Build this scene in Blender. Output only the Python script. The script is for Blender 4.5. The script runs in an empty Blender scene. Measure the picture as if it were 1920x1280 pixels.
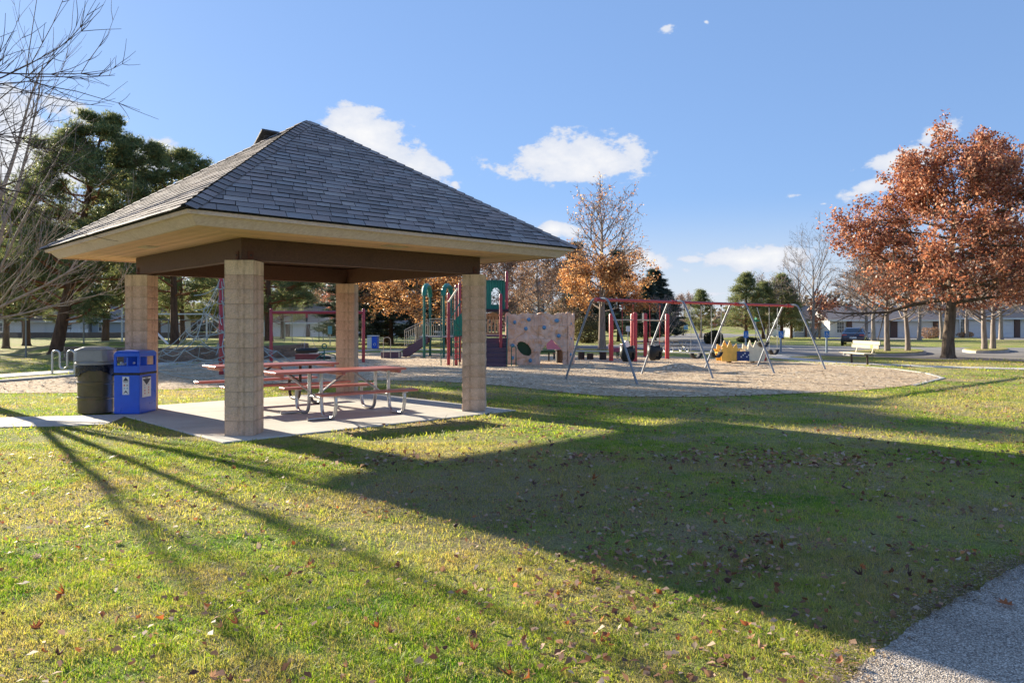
import bpy, math, random
import numpy as np
from mathutils import Vector, Matrix, Euler
R = math.radians
random.seed(7)
SC = bpy.context.scene
COL = SC.collection

# ------------------------------------------------------------------ camera, light, exposure
F_PX, HOR, CAMZ = 1416.0, 608.5, 1.56
cam = bpy.data.cameras.new('camera')
camo = bpy.data.objects.new('camera', cam); COL.objects.link(camo)
camo.location = (0, 0, CAMZ); camo.rotation_euler = (R(90), 0, 0)
cam.sensor_width = 36; cam.lens = F_PX/1920*36; cam.shift_y = (HOR-640)/1920
cam.clip_start = 0.05; cam.clip_end = 3000
SC.camera = camo
SC.view_settings.view_transform = 'Standard'; SC.view_settings.look = 'None'
SC.view_settings.exposure = 1.5; SC.view_settings.gamma = 1; SC.view_settings.use_curve_mapping = False
SUN_AZ = math.atan2(-0.723, 0.69)           # azimuth from +Y towards +X
SUN_EL = R(17.4)
SD = Vector((math.sin(SUN_AZ)*math.cos(SUN_EL), math.cos(SUN_AZ)*math.cos(SUN_EL), math.sin(SUN_EL)))
sun = bpy.data.lights.new('sun', 'SUN'); sun.energy = 5.0; sun.angle = R(0.6); sun.color = (1, .89, .70)
suno = bpy.data.objects.new('sun', sun); COL.objects.link(suno)
suno.rotation_euler = SD.to_track_quat('Z', 'Y').to_euler()

W = bpy.data.worlds.new('World'); SC.world = W; W.use_nodes = True
wn, wl = W.node_tree.nodes, W.node_tree.links
wn.clear()
def wnode(t, **k):
    n = wn.new(t)
    for a, b in k.items(): setattr(n, a, b)
    return n
def wmath(op, a, b=None, c=None, clamp=False):
    n = wnode('ShaderNodeMath', operation=op, use_clamp=clamp)
    for i, v in enumerate((a, b, c)):
        if v is None: continue
        if isinstance(v, (int, float)): n.inputs[i].default_value = v
        else: wl.new(v, n.inputs[i])
    return n.outputs[0]
sky = wnode('ShaderNodeTexSky', sky_type='NISHITA', sun_disc=False, sun_elevation=SUN_EL, sun_rotation=SUN_AZ,
            altitude=250, air_density=1.0, dust_density=0.35, ozone_density=2.2)
gam = wnode('ShaderNodeGamma'); gam.inputs[1].default_value = .40; wl.new(sky.outputs[0], gam.inputs[0])
hsv = wnode('ShaderNodeMixRGB', blend_type='MULTIPLY'); hsv.inputs[0].default_value = 1; hsv.inputs[2].default_value = (.51, .725, 1.12, 1)
wl.new(gam.outputs[0], hsv.inputs[1])
tc = wnode('ShaderNodeTexCoord')
sep = wnode('ShaderNodeSeparateXYZ'); wl.new(tc.outputs['Generated'], sep.inputs[0])
az = wmath('ARCTAN2', sep.outputs[0], sep.outputs[1])
el = wmath('ARCSINE', sep.outputs[2])
nz = wnode('ShaderNodeTexNoise'); nz.inputs['Scale'].default_value = 9; nz.inputs['Detail'].default_value = 9; nz.inputs['Roughness'].default_value = .62
mp = wnode('ShaderNodeMapping'); mp.inputs['Scale'].default_value = (1, 1, 1.7); wl.new(tc.outputs['Generated'], mp.inputs[0]); wl.new(mp.outputs[0], nz.inputs['Vector'])
nzf = wmath('SUBTRACT', nz.outputs['Fac'], .5)
nz2 = wnode('ShaderNodeTexNoise'); nz2.inputs['Scale'].default_value = 30; nz2.inputs['Detail'].default_value = 10; nz2.inputs['Roughness'].default_value = .6; wl.new(mp.outputs[0], nz2.inputs['Vector'])
nzs = wmath('ADD', wmath('MULTIPLY', nzf, 3.3), wmath('MULTIPLY', wmath('SUBTRACT', nz2.outputs['Fac'], .5), 1.9))
# clouds: place in the picture, half width, half height, tilt, density
CLOUDS = [(700,272,95,44,.28,1.3),(775,312,78,34,.15,1.2),(640,250,40,22,.2,1.1),(1075,298,125,38,.02,1.3),(1040,285,60,26,0,1.1),
          (50,265,150,85,.25,1.2),(285,288,65,34,.1,1.1),(1045,431,46,14,0,.9),(1215,487,70,20,.08,1.0),(1400,487,112,23,0,1.2),(1440,476,45,16,0,1.0),
          (1300,487,60,12,0,.9),(1330,550,110,9,0,.6),(1255,50,44,17,-.2,.55),(1325,42,14,8,.4,.4),(1765,248,75,20,-.35,.95),(1690,300,85,28,-.1,1.0),
          (1625,352,58,24,-.3,1.05),(1500,366,42,9,0,.4),(1545,382,30,8,0,.35),(853,345,22,14,.6,.5),(100,440,190,60,0,1.0),(1200,520,60,9,0,.6),(1690,620,10,8,0,.5)]
dens = None
def azel(px, py):
    v = Vector(((px-960)/F_PX, 1, (HOR-py)/F_PX)).normalized()
    return math.atan2(v.x, v.y), math.asin(v.z)
extra = [(2.2,.35,.22,.07,0,1),(-2.4,.5,.3,.09,.1,1),(3.0,.25,.3,.06,0,1),(-1.5,.3,.15,.05,0,1),(1.4,.45,.16,.05,.1,1)]
cl = []
for (px, py, hw, hh, t, k) in CLOUDS:
    a0, e0 = azel(px, py); cl.append((a0, e0, hw/F_PX*math.cos(a0), hh/F_PX, t, k))
for c in cl + extra:
    a0, e0, ra, re, t, k = c
    da = wmath('SUBTRACT', az, a0); de = wmath('SUBTRACT', el, e0)
    u = wmath('DIVIDE', wmath('MULTIPLY_ADD', de, -t, da), ra)
    v = wmath('DIVIDE', wmath('MULTIPLY_ADD', da, t, de), re)
    d2 = wmath('SQRT', wmath('ADD', wmath('MULTIPLY', u, u), wmath('MULTIPLY', v, v)))
    m = wmath('SUBTRACT', k+.04, wmath('MULTIPLY', d2, 1.1))
    dens = m if dens is None else wmath('MAXIMUM', dens, m)
dn = wmath('ADD', dens, nzs)
mr = wnode('ShaderNodeMapRange', interpolation_type='SMOOTHSTEP'); wl.new(dn, mr.inputs[0])
mr.inputs[1].default_value = 0.0; mr.inputs[2].default_value = .38; mr.inputs[3].default_value = 0; mr.inputs[4].default_value = .96
# thin haze low over the horizon
hz = wnode('ShaderNodeMapRange', interpolation_type='SMOOTHSTEP'); wl.new(el, hz.inputs[0])
hz.inputs[1].default_value = 0.17; hz.inputs[2].default_value = 0.0; hz.inputs[3].default_value = 0; hz.inputs[4].default_value = .9
bg = wnode('ShaderNodeBackground'); bg.inputs[1].default_value = 0.15; wl.new(hsv.outputs[0], bg.inputs[0])
bgh = wnode('ShaderNodeBackground'); bgh.inputs[0].default_value = (.77, .82, .88, 1); bgh.inputs[1].default_value = .36
bgc = wnode('ShaderNodeBackground'); bgc.inputs[1].default_value = .37
cr = wnode('ShaderNodeMapRange'); wl.new(dn, cr.inputs[0]); cr.inputs[1].default_value = .2; cr.inputs[2].default_value = 1.7
cm = wnode('ShaderNodeMixRGB'); cm.inputs[1].default_value = (.70, .75, .86, 1); cm.inputs[2].default_value = (1, .98, .955, 1); wl.new(cr.outputs[0], cm.inputs[0]); wl.new(cm.outputs[0], bgc.inputs[0])
mx0 = wnode('ShaderNodeMixShader'); wl.new(hz.outputs[0], mx0.inputs[0]); wl.new(bg.outputs[0], mx0.inputs[1]); wl.new(bgh.outputs[0], mx0.inputs[2])
mx = wnode('ShaderNodeMixShader'); wl.new(mr.outputs[0], mx.inputs[0]); wl.new(mx0.outputs[0], mx.inputs[1]); wl.new(bgc.outputs[0], mx.inputs[2])
wo = wnode('ShaderNodeOutputWorld'); wl.new(mx.outputs[0], wo.inputs[0])

# ------------------------------------------------------------------ helpers
def G(px, py, z=0.0):
    """ground point (world metres) seen at a place of the photograph; used only to survey the site"""
    Y = F_PX*(CAMZ-z)/(py-HOR)
    return Vector(((px-960)/F_PX*Y, Y, z))

class NT:
    def __init__(s, m):
        m.use_nodes = True; s.n = m.node_tree.nodes; s.l = m.node_tree.links; s.n.clear()
        s.out = s.n.new('ShaderNodeOutputMaterial')
    def new(s, t, **k):
        n = s.n.new(t)
        for a, b in k.items(): setattr(n, a, b)
        return n
    def put(s, sock, v):
        if hasattr(v, 'is_linked') or isinstance(v, bpy.types.NodeSocket): s.l.new(v, sock)
        else:
            if isinstance(v, tuple) and len(v) == 3 and sock.type == 'RGBA': v = (*v, 1)
            sock.default_value = v
    def noise(s, vec, scale, detail=4, rough=.55, out='Fac'):
        n = s.new('ShaderNodeTexNoise'); n.inputs['Scale'].default_value = scale
        n.inputs['Detail'].default_value = detail; n.inputs['Roughness'].default_value = rough
        if vec is not None: s.l.new(vec, n.inputs['Vector'])
        return n.outputs[out]
    def vor(s, vec, scale, feature='F1', out='Distance'):
        n = s.new('ShaderNodeTexVoronoi', feature=feature); n.inputs['Scale'].default_value = scale
        if vec is not None: s.l.new(vec, n.inputs['Vector'])
        return n.outputs[out]
    def rng(s, v, a, b, c=0., d=1.):
        n = s.new('ShaderNodeMapRange'); s.l.new(v, n.inputs[0])
        for i, x in enumerate((a, b, c, d)): n.inputs[i+1].default_value = x
        return n.outputs[0]
    def mix(s, f, a, b, mode='MIX'):
        n = s.new('ShaderNodeMixRGB', blend_type=mode); s.put(n.inputs[0], f); s.put(n.inputs[1], a); s.put(n.inputs[2], b)
        return n.outputs[0]
    def math(s, op, a, b=0., clamp=False):
        n = s.new('ShaderNodeMath', operation=op, use_clamp=clamp); s.put(n.inputs[0], a); s.put(n.inputs[1], b); return n.outputs[0]
    def ramp(s, f, stops):
        n = s.new('ShaderNodeValToRGB'); s.l.new(f, n.inputs[0]); e = n.color_ramp.elements
        while len(e) < len(stops): e.new(.5)
        for i, (p, c) in enumerate(stops): e[i].position = p; e[i].color = (*c, 1)
        return n.outputs[0]
    def bump(s, h, strength, dist):
        n = s.new('ShaderNodeBump'); n.inputs['Strength'].default_value = strength; n.inputs['Distance'].default_value = dist
        s.l.new(h, n.inputs['Height']); return n.outputs[0]
    def pos(s): return s.new('ShaderNodeNewGeometry').outputs['Position']
    def objc(s): return s.new('ShaderNodeTexCoord').outputs['Object']
    def island(s):
        a = s.new('ShaderNodeNewGeometry').outputs['Random Per Island']; b = s.new('ShaderNodeObjectInfo').outputs['Random']
        return s.math('FRACT', s.math('ADD', a, b))
    def bsdf(s, col, rough=.7, metal=0., normal=None, spec=.4, coat=0.):
        n = s.new('ShaderNodeBsdfPrincipled'); s.put(n.inputs['Base Color'], col); s.put(n.inputs['Roughness'], rough)
        s.put(n.inputs['Metallic'], metal); n.inputs['Specular IOR Level'].default_value = spec
        if coat: n.inputs['Coat Weight'].default_value = coat
        if normal is not None: s.l.new(normal, n.inputs['Normal'])
        return n.outputs[0]
    def end(s, sh): s.l.new(sh, s.out.inputs[0])
    def leafy(s, col, tr, rough=.6, tcol=None, spec=.3):
        """thin leaf: reflects on one side, lets light through"""
        p = s.bsdf(col, rough, spec=spec); t = s.new('ShaderNodeBsdfTranslucent'); s.put(t.inputs[0], tcol if tcol is not None else col)
        m = s.new('ShaderNodeMixShader'); m.inputs[0].default_value = tr; s.l.new(p, m.inputs[1]); s.l.new(t.outputs[0], m.inputs[2]); return m.outputs[0]

MAT = {}
def plain(name, col, rough=.6, metal=0., var=.12, scale=6., bump=0., bscale=60., bd=.003, spec=.4, coat=0., dirt=None, isl=0.):
    if name in MAT: return MAT[name]
    m = bpy.data.materials.new(name); t = NT(m); v = t.objc()
    n = t.noise(v, scale, 5, .6); f = t.rng(n, .3, .7, 1-var, 1+var)
    c = t.mix(1., col, f, 'MULTIPLY')
    if isl:
        c = t.mix(1., c, t.rng(t.island(), 0, 1, 1-isl, 1+isl), 'MULTIPLY')
    if dirt:
        c = t.mix(t.rng(t.noise(v, scale*.6+1, 6, .7), .5, .72), c, dirt)
    nb = t.bump(t.noise(v, bscale, 4, .6), bump, bd) if bump else None
    t.end(t.bsdf(c, t.rng(n, .3, .7, max(0, rough-.07), min(1, rough+.07)), metal, nb, spec, coat))
    MAT[name] = m; return m

class MB:
    def __init__(s): s.v = []; s.f = []; s.mi = []; s.m = 0
    def add(s, vs, fs):
        b = len(s.v); s.v += [tuple(v) for v in vs]; s.f += [tuple(i+b for i in f) for f in fs]; s.mi += [s.m]*len(fs); return s
    def box(s, c, sz, rz=0., M=None):
        x, y, z = [k/2 for k in sz]; vs = [Vector((i*x, j*y, k*z)) for k in (-1, 1) for j in (-1, 1) for i in (-1, 1)]
        if M is None: M = Matrix.Rotation(rz, 3, 'Z')
        vs = [M @ v + Vector(c) for v in vs]
        return s.add(vs, [(0,2,3,1),(4,5,7,6),(0,1,5,4),(2,6,7,3),(0,4,6,2),(1,3,7,5)])
    def beam(s, a, b, w, h, up=(0, 0, 1)):
        a, b = Vector(a), Vector(b); d = (b-a); L = d.length; d.normalize(); u = Vector(up); sd = d.cross(u).normalized(); u = sd.cross(d)
        M = Matrix((d, sd, u)).transposed(); return s.box((a+b)/2, (L, w, h), M=M)
    def tube(s, pts, r, n=8, cap=True, closed=False):
        pts = [Vector(p) for p in pts]; k = len(pts); rs = r if isinstance(r, (list, tuple)) else [r]*k
        vs = []; fs = []; pu = None
        for i, p in enumerate(pts):
            if closed: d = pts[(i+1) % k]-pts[i-1]
            else: d = (pts[min(i+1, k-1)]-pts[max(i-1, 0)])
            d.normalize()
            if pu is None: pu = Vector((0, 0, 1)) if abs(d.z) < .9 else Vector((1, 0, 0))
            x = d.cross(pu).normalized(); y = x.cross(d).normalized(); pu = y
            for j in range(n):
                a = 2*math.pi*j/n; vs.append(p+(x*math.cos(a)+y*math.sin(a))*rs[i])
        for i in range(k if closed else k-1):
            for j in range(n):
                a, b = i*n+j, i*n+(j+1) % n; c, d2 = ((i+1) % k)*n+(j+1) % n, ((i+1) % k)*n+j
                fs.append((a, d2, c, b))
        if cap and not closed: fs += [tuple(range(n)), tuple(range(k*n-1, (k-1)*n-1, -1))]
        return s.add(vs, fs)
    def lathe(s, prof, n=24, c=(0, 0, 0)):
        vs = []; fs = []
        for (r, z) in prof:
            for j in range(n):
                a = 2*math.pi*j/n; vs.append((c[0]+r*math.cos(a), c[1]+r*math.sin(a), c[2]+z))
        for i in range(len(prof)-1):
            for j in range(n):
                fs.append((i*n+j, i*n+(j+1) % n, (i+1)*n+(j+1) % n, (i+1)*n+j))
        fs += [tuple(range(n-1, -1, -1)), tuple((len(prof)-1)*n+j for j in range(n))]
        return s.add(vs, fs)
    def prism(s, poly, z0, z1, M=None, o=(0, 0, 0)):
        """polygon in XY pushed from z0 to z1, then turned by M"""
        n = len(poly); vs = [Vector((p[0], p[1], z0)) for p in poly]+[Vector((p[0], p[1], z1)) for p in poly]
        if M is not None: vs = [M @ v for v in vs]
        vs = [v+Vector(o) for v in vs]
        return s.add(vs, [tuple(range(n-1, -1, -1)), tuple(range(n, 2*n))]+[(i, (i+1) % n, n+(i+1) % n, n+i) for i in range(n)])
    def build(s, name, mats, parent=None, smooth=False, bevel=0., seg=1, loc=None):
        me = bpy.data.meshes.new(name); me.from_pydata(s.v, [], s.f); me.validate()
        if not isinstance(mats, (list, tuple)): mats = [mats]
        for m in mats: me.materials.append(m)
        if len(mats) > 1 and len(me.polygons) == len(s.mi): me.polygons.foreach_set('material_index', s.mi)
        if smooth:
            me.polygons.foreach_set('use_smooth', [True]*len(me.polygons))
            me.set_sharp_from_angle(angle=R(40))
        o = link(name, me, parent)
        if bevel:
            b = o.modifiers.new('Bevel', 'BEVEL'); b.width = bevel; b.segments = seg; b.limit_method = 'ANGLE'; b.harden_normals = False
        if loc is not None: o.location = loc
        return o
def link(name, me, parent=None):
    o = bpy.data.objects.new(name, me); COL.objects.link(o)
    if parent is not None: o.parent = parent
    return o
def tag(o, label=None, cat=None, group=None, kind=None):
    if label: o['label'] = label
    if cat: o['category'] = cat
    if group: o['group'] = group
    if kind: o['kind'] = kind
    return o
def thing(name, label, cat, loc=(0, 0, 0), rz=0., group=None):
    o = bpy.data.objects.new(name, None); COL.objects.link(o); o.location = loc; o.rotation_euler = (0, 0, rz)
    o.empty_display_size = .2
    return tag(o, label, cat, group)
def dup(o, loc=None, rz=None, label=None, scale=None, parent=None):
    c = o.copy(); COL.objects.link(c)
    if parent is not None: c.parent = parent
    if loc is not None: c.location = loc
    if rz is not None: c.rotation_euler = (0, 0, rz)
    if scale is not None: c.scale = scale if isinstance(scale, tuple) else (scale,)*3
    if label: c['label'] = label
    for ch in o.children: dup(ch, parent=c)
    return c
def npmesh(name, V, Fc, mat, parent=None, attr=None):
    """V (n,3), Fc (m,k) -> object"""
    me = bpy.data.meshes.new(name); V = np.asarray(V, np.float32); Fc = np.asarray(Fc, np.int32); k = Fc.shape[1]
    me.vertices.add(len(V)); me.vertices.foreach_set('co', V.ravel())
    me.loops.add(Fc.size); me.loops.foreach_set('vertex_index', Fc.ravel())
    me.polygons.add(len(Fc)); me.polygons.foreach_set('loop_start', np.arange(0, Fc.size, k, dtype=np.int32))
    me.update(calc_edges=True)
    for m in (mat if isinstance(mat, (list, tuple)) else [mat]): me.materials.append(m)
    return link(name, me, parent)
def text(s, size, mat, parent, M, name='lettering', depth=.001):
    cu = bpy.data.curves.new('txt', 'FONT'); cu.body = s; cu.size = size; cu.extrude = depth; cu.align_x = 'CENTER'; cu.align_y = 'CENTER'; cu.resolution_u = 3
    o = bpy.data.objects.new('txt', cu); COL.objects.link(o)
    dg = bpy.context.evaluated_depsgraph_get(); me = bpy.data.meshes.new_from_object(o.evaluated_get(dg)); bpy.data.objects.remove(o)
    me.materials.clear(); me.materials.append(mat); me.transform(M)
    me.name = name
    return link(name, me, parent)

# ------------------------------------------------------------------ materials
def grass_cols(t, p):
    """shared lawn colour by place: green turf with straw, thatch and bare earthy patches"""
    def off(x, y):
        sc = t.new('ShaderNodeVectorMath', operation='ADD'); t.l.new(p, sc.inputs[0]); sc.inputs[1].default_value = (x, y, 0); return sc.outputs[0]
    g = t.mix(t.rng(t.noise(p, 1.7, 5, .65), .38, .62), (0.145, 0.255, 0.034), (0.350, 0.405, 0.058))
    g = t.mix(t.rng(t.noise(off(3, 8), .33, 4, .6), .45, .60, 0, .85), g, (0.500, 0.410, 0.205))
    g = t.mix(t.rng(t.noise(off(7, 2), 4.5, 5, .7), .50, .62, 0, .7), g, (0.400, 0.325, 0.170))
    g = t.mix(t.rng(t.noise(off(-4, 11), 11, 4, .7), .54, .62, 0, .6), g, (0.138, 0.207, 0.040))
    g = t.mix(t.rng(t.noise(off(13.3, 4.1), .6, 6, .75), .50, .62, 0, .9), g, (0.414, 0.310, 0.190))
    # a worn patch where people cut across from the shelter
    d = t.new('ShaderNodeVectorMath', operation='DISTANCE'); t.l.new(p, d.inputs[0]); d.inputs[1].default_value = (.1, 7.2, 0)
    w = t.math('ADD', d.outputs['Value'], t.rng(t.noise(p, 1.6, 5, .7), .3, .7, -1.1, 1.1))
    return t.mix(t.rng(w, .9, 2.2, .8, 0), g, (0.373, 0.290, 0.184))
def mk_lawn():
    m = bpy.data.materials.new('lawn_turf'); t = NT(m); p = t.pos()
    g = grass_cols(t, p)
    f = t.noise(p, 55, 3, .7); g2 = t.mix(1., g, t.rng(f, .3, .7, .45, 1.4), 'MULTIPLY')
    s = t.noise(p, 9, 5, .75); g2 = t.mix(t.rng(s, .60, .72, 0, .55), g2, (.30, .225, .14))
    n1 = t.bump(t.noise(p, 38, 5, .75), 1., .045)
    t.end(t.bsdf(g2, .95, normal=n1, spec=.1)); return m
def mk_blade():
    m = bpy.data.materials.new('grass_blade'); t = NT(m); p = t.pos(); g = grass_cols(t, p)
    r = t.island()
    c = t.mix(1., g, t.ramp(r, [(0, (.40, .52, .42)), (.4, (.85, .95, .8)), (.75, (1.3, 1.2, .95)), (1, (1.8, 1.55, 1.4))]), 'MULTIPLY')
    c = t.mix(t.math('GREATER_THAN', r, .80), c, (.40, .31, .19))
    tcn = t.mix(1., c, (1.7, 1.75, .75), 'MULTIPLY')
    t.end(t.leafy(c, .5, .5, tcn, .25)); return m
M_LAWN, M_BLADE = mk_lawn(), mk_blade()
def mk_mulch():
    m = bpy.data.materials.new('wood_chips'); t = NT(m); p = t.pos()
    v = t.new('ShaderNodeTexVoronoi'); v.inputs['Scale'].default_value = 16; t.l.new(p, v.inputs['Vector'])
    sp = t.new('ShaderNodeSeparateXYZ'); t.l.new(v.outputs['Color'], sp.inputs[0])
    c = t.ramp(sp.outputs[0], [(0, (.28, .19, .11)), (.35, (.52, .385, .25)), (.7, (.70, .55, .375)), (1, (.84, .71, .52))])
    c = t.mix(t.rng(t.noise(p, .5, 5, .65), .42, .68, 0, .6), c, (.44, .31, .20))
    b = t.bump(t.noise(p, 14, 6, .8), 1., .05)
    t.end(t.bsdf(c, .9, normal=b, spec=.15)); return m
M_MULCH = mk_mulch()
def mk_chip():
    m = bpy.data.materials.new('wood_chip_pieces'); t = NT(m)
    c = t.ramp(t.island(), [(0, (.22, .14, .085)), (.3, (.44, .315, .20)), (.7, (.66, .51, .345)), (1, (.80, .68, .50))])
    t.end(t.bsdf(c, .85, spec=.15)); return m
def mk_asphalt():
    m = bpy.data.materials.new('worn_asphalt'); t = NT(m); p = t.pos()
    v = t.new('ShaderNodeTexVoronoi'); v.inputs['Scale'].default_value = 130; t.l.new(p, v.inputs['Vector'])
    sp = t.new('ShaderNodeSeparateXYZ'); t.l.new(v.outputs['Color'], sp.inputs[0])
    c = t.ramp(sp.outputs[0], [(0, (.29, .24, .195)), (.5, (.42, .36, .295)), (.8, (.58, .50, .42)), (1, (.78, .69, .59))])
    c = t.mix(t.rng(v.outputs['Distance'], .45, .8), c, (.14, .12, .10))
    c = t.mix(1., c, t.rng(t.noise(p, 1.4, 5, .6), .3, .7, .8, 1.2), 'MULTIPLY')
    b = t.bump(t.math('MULTIPLY', v.outputs['Distance'], -1.), .8, .006)
    t.end(t.bsdf(c, .85, normal=b, spec=.25)); return m
M_ASPH = mk_asphalt()
def mk_road():
    m = bpy.data.materials.new('grey_road_asphalt'); t = NT(m); p = t.pos()
    c = t.mix(t.rng(t.noise(p, .35, 5, .6), .35, .65), (.20, .19, .18), (.28, .265, .25))
    c = t.mix(1., c, t.rng(t.noise(p, 25, 4, .7), .3, .7, .8, 1.2), 'MULTIPLY')
    t.end(t.bsdf(c, .85, normal=t.bump(t.noise(p, 60, 3), .4, .01), spec=.25)); return m
M_ROAD = mk_road()
def mk_conc(name, c0, c1, sc=1.2):
    m = bpy.data.materials.new(name); t = NT(m); p = t.pos()
    c = t.mix(t.rng(t.noise(p, sc, 6, .65), .35, .65), c0, c1)
    c = t.mix(1., c, t.rng(t.noise(p, 45, 4, .7), .3, .7, .88, 1.1), 'MULTIPLY')
    c = t.mix(t.rng(t.noise(p, 4, 6, .7), .62, .74, 0, .5), c, (.22, .18, .13))
    t.end(t.bsdf(c, .85, normal=t.bump(t.noise(p, 90, 4, .6), .3, .004), spec=.25)); return m
M_CONC = mk_conc('concrete_slab', (.50, .47, .42), (.62, .59, .53))
M_CURB = mk_conc('concrete_kerb', (.40, .38, .35), (.52, .50, .46))
def mk_block(name, c0, c1, bstr, bsc):
    m = bpy.data.materials.new(name); t = NT(m); v = t.objc(); r = t.new('ShaderNodeObjectInfo').outputs['Random']
    c = t.mix(r, c0, c1)
    c = t.mix(1., c, t.rng(t.noise(v, 60, 5, .8), .3, .7, .72, 1.25), 'MULTIPLY')
    st = t.new('ShaderNodeMapping'); st.inputs['Scale'].default_value = (5, 5, .8); t.l.new(v, st.inputs[0])
    c = t.mix(t.rng(t.noise(st.outputs[0], 1.3, 5, .7), .48, .70, 0, .7), c, (.26, .15, .08))
    st2 = t.new('ShaderNodeMapping'); st2.inputs['Location'].default_value = (3, 7, 1); t.l.new(v, st2.inputs[0])
    c = t.mix(t.rng(t.noise(st2.outputs[0], 1.7, 5, .7), .52, .7, 0, .45), c, (.30, .25, .20))
    b = t.bump(t.noise(v, bsc, 6, .75), bstr, .02)
    t.end(t.bsdf(c, .92, normal=b, spec=.15)); return m
M_SPLIT = mk_block('split_face_block', (.66, .46, .335), (.74, .54, .40), 1., 24)
M_SMOOTHB = mk_block('smooth_block', (.72, .55, .38), (.78, .61, .43), .35, 60)
M_MORTAR = plain('mortar', (.52, .42, .32), .95, bump=.5)
def mk_shingle():
    m = bpy.data.materials.new('asphalt_shingle'); t = NT(m); v = t.objc(); r = t.island()
    c = t.ramp(r, [(0, (.21, .175, .165)), (.3, (.265, .228, .215)), (.55, (.33, .26, .24)), (.8, (.29, .265, .26)), (1, (.40, .335, .30))])
    c = t.mix(1., c, t.rng(t.noise(v, 220, 3, .8), .3, .7, .6, 1.45), 'MULTIPLY')
    c = t.mix(1., c, t.rng(t.noise(v, 1.1, 4, .6), .3, .7, .85, 1.18), 'MULTIPLY')
    t.end(t.bsdf(c, .88, normal=t.bump(t.noise(v, 260, 3, .7), .5, .003), spec=.3)); return m
M_SHING = mk_shingle()
M_BUTT = plain('shingle_butt_shadow', (.012, .012, .014), .9)  # near-black butts and deck paint in the shadow lines between courses
def mk_wood(name, c0, c1, axis=(1, 12, 12), sc=3, rough=.75, isl=.1, knots=True):
    m = bpy.data.materials.new(name); t = NT(m); v = t.objc()
    mpn = t.new('ShaderNodeMapping'); mpn.inputs['Scale'].default_value = axis; t.l.new(v, mpn.inputs[0])
    g = t.noise(mpn.outputs[0], sc, 6, .65)
    c = t.mix(t.rng(g, .32, .68), c0, c1); c = t.mix(1., c, t.rng(t.new('ShaderNodeObjectInfo').outputs['Random'], 0, 1, 1-isl, 1+isl), 'MULTIPLY')
    c = t.mix(t.rng(t.noise(v, 1.6, 5, .7), .55, .75, 0, .4), c, tuple(k*.6 for k in c0))
    t.end(t.bsdf(c, rough, normal=t.bump(g, .25, .004), spec=.25)); return m
M_FASC = mk_wood('weathered_fascia_board', (.58, .43, .37), (.74, .60, .53))
M_SOFF = mk_wood('soffit_board', (.60, .37, .22), (.74, .50, .32), isl=.12)
M_BEAM = mk_wood('brown_stained_beam', (.095, .052, .038), (.135, .076, .054), rough=.6)
M_RED = plain('red_table_plank', (.46, .13, .10), .33, var=.14, scale=3, spec=.75, bump=.15, bscale=40)
M_SLEG = plain('dull_blue_grey_steel', (.26, .28, .31), .5, .3, var=.12)
M_GALV = plain('galvanised_steel', (.50, .50, .50), .38, .85, var=.18, scale=9)
M_BRN = plain('brown_painted_steel', (.045, .025, .02), .45)
M_BLUE = plain('blue_bin_plastic', (.015, .11, .66), .33, var=.06, spec=.5)
M_BLACK = plain('black_plastic_bag', (.012, .012, .014), .25, bump=.6, bscale=25, bd=.02)
M_DRUM = plain('olive_drum_paint', (.10, .08, .035), .32, var=.3, scale=4, dirt=(.15, .095, .065))
M_LID = plain('grey_lid_plastic', (.27, .275, .27), .4)
M_WHITE = plain('white_print', (.75, .76, .76), .5, var=.03)
M_INK = plain('dark_print', (.025, .04, .07), .5, var=.03)
M_LBLUE = plain('light_blue_print', (.16, .40, .60), .5, var=.05)
M_POLE = plain('crimson_painted_post', (.34, .022, .035), .33, var=.06, coat=.2, spec=.5)
M_SWRED = plain('red_swing_beam', (.46, .045, .05), .36, var=.08)
M_GREEN = plain('teal_green_steel', (.012, .135, .105), .35, var=.06)
M_GRNP = plain('teal_green_panel', (.015, .19, .14), .45, var=.06)
M_PURP = plain('plum_coated_step', (.105, .062, .09), .55, var=.1)
M_TAN = plain('tan_plastic_panel', (.60, .38, .22), .5, var=.06)
M_BEIGE = plain('beige_painted_rail', (.50, .44, .34), .45)
M_CHAIN = plain('steel_chain', (.42, .42, .42), .4, .7)
M_RUB = plain('black_rubber', (.02, .02, .02), .55)
M_ROPE = plain('grey_green_rope', (.33, .39, .38), .7)
M_TAPE = plain('pale_rope_sleeve', (.70, .72, .70), .5)
M_YEL = plain('yellow_panel', (.80, .47, .09), .45)
M_CREAM = plain('cream_panel', (.78, .68, .48), .5)
M_SIGNB = plain('blue_sign_face', (.02, .20, .62), .4)
M_SIGNR = plain('red_sign_face', (.50, .02, .03), .4)
M_SIGNG = plain('green_sign_face', (.0, .24, .13), .4)
M_BWOOD = mk_wood('pale_bench_board', (.42, .36, .27), (.55, .49, .38))
M_WALLB = mk_block('retaining_block', (.16, .12, .095), (.26, .20, .155), .8, 20)
def mk_rock():
    m = bpy.data.materials.new('tan_rock_plastic'); t = NT(m); v = t.objc()
    c = t.mix(t.rng(t.noise(v, 2.6, 5, .6), .35, .65), (.58, .375, .275), (.78, .56, .43))
    c = t.mix(t.rng(t.noise(v, 4.2, 5, .65), .50, .64, 0, .7), c, (.62, .32, .15))
    c = t.mix(t.rng(t.noise(v, 7.3, 4, .6), .56, .68, 0, .5), c, (.36, .34, .35))
    t.end(t.bsdf(c, .6, normal=t.bump(t.noise(v, 30, 4), .3, .01), spec=.3)); return m
M_ROCK = mk_rock()
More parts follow.
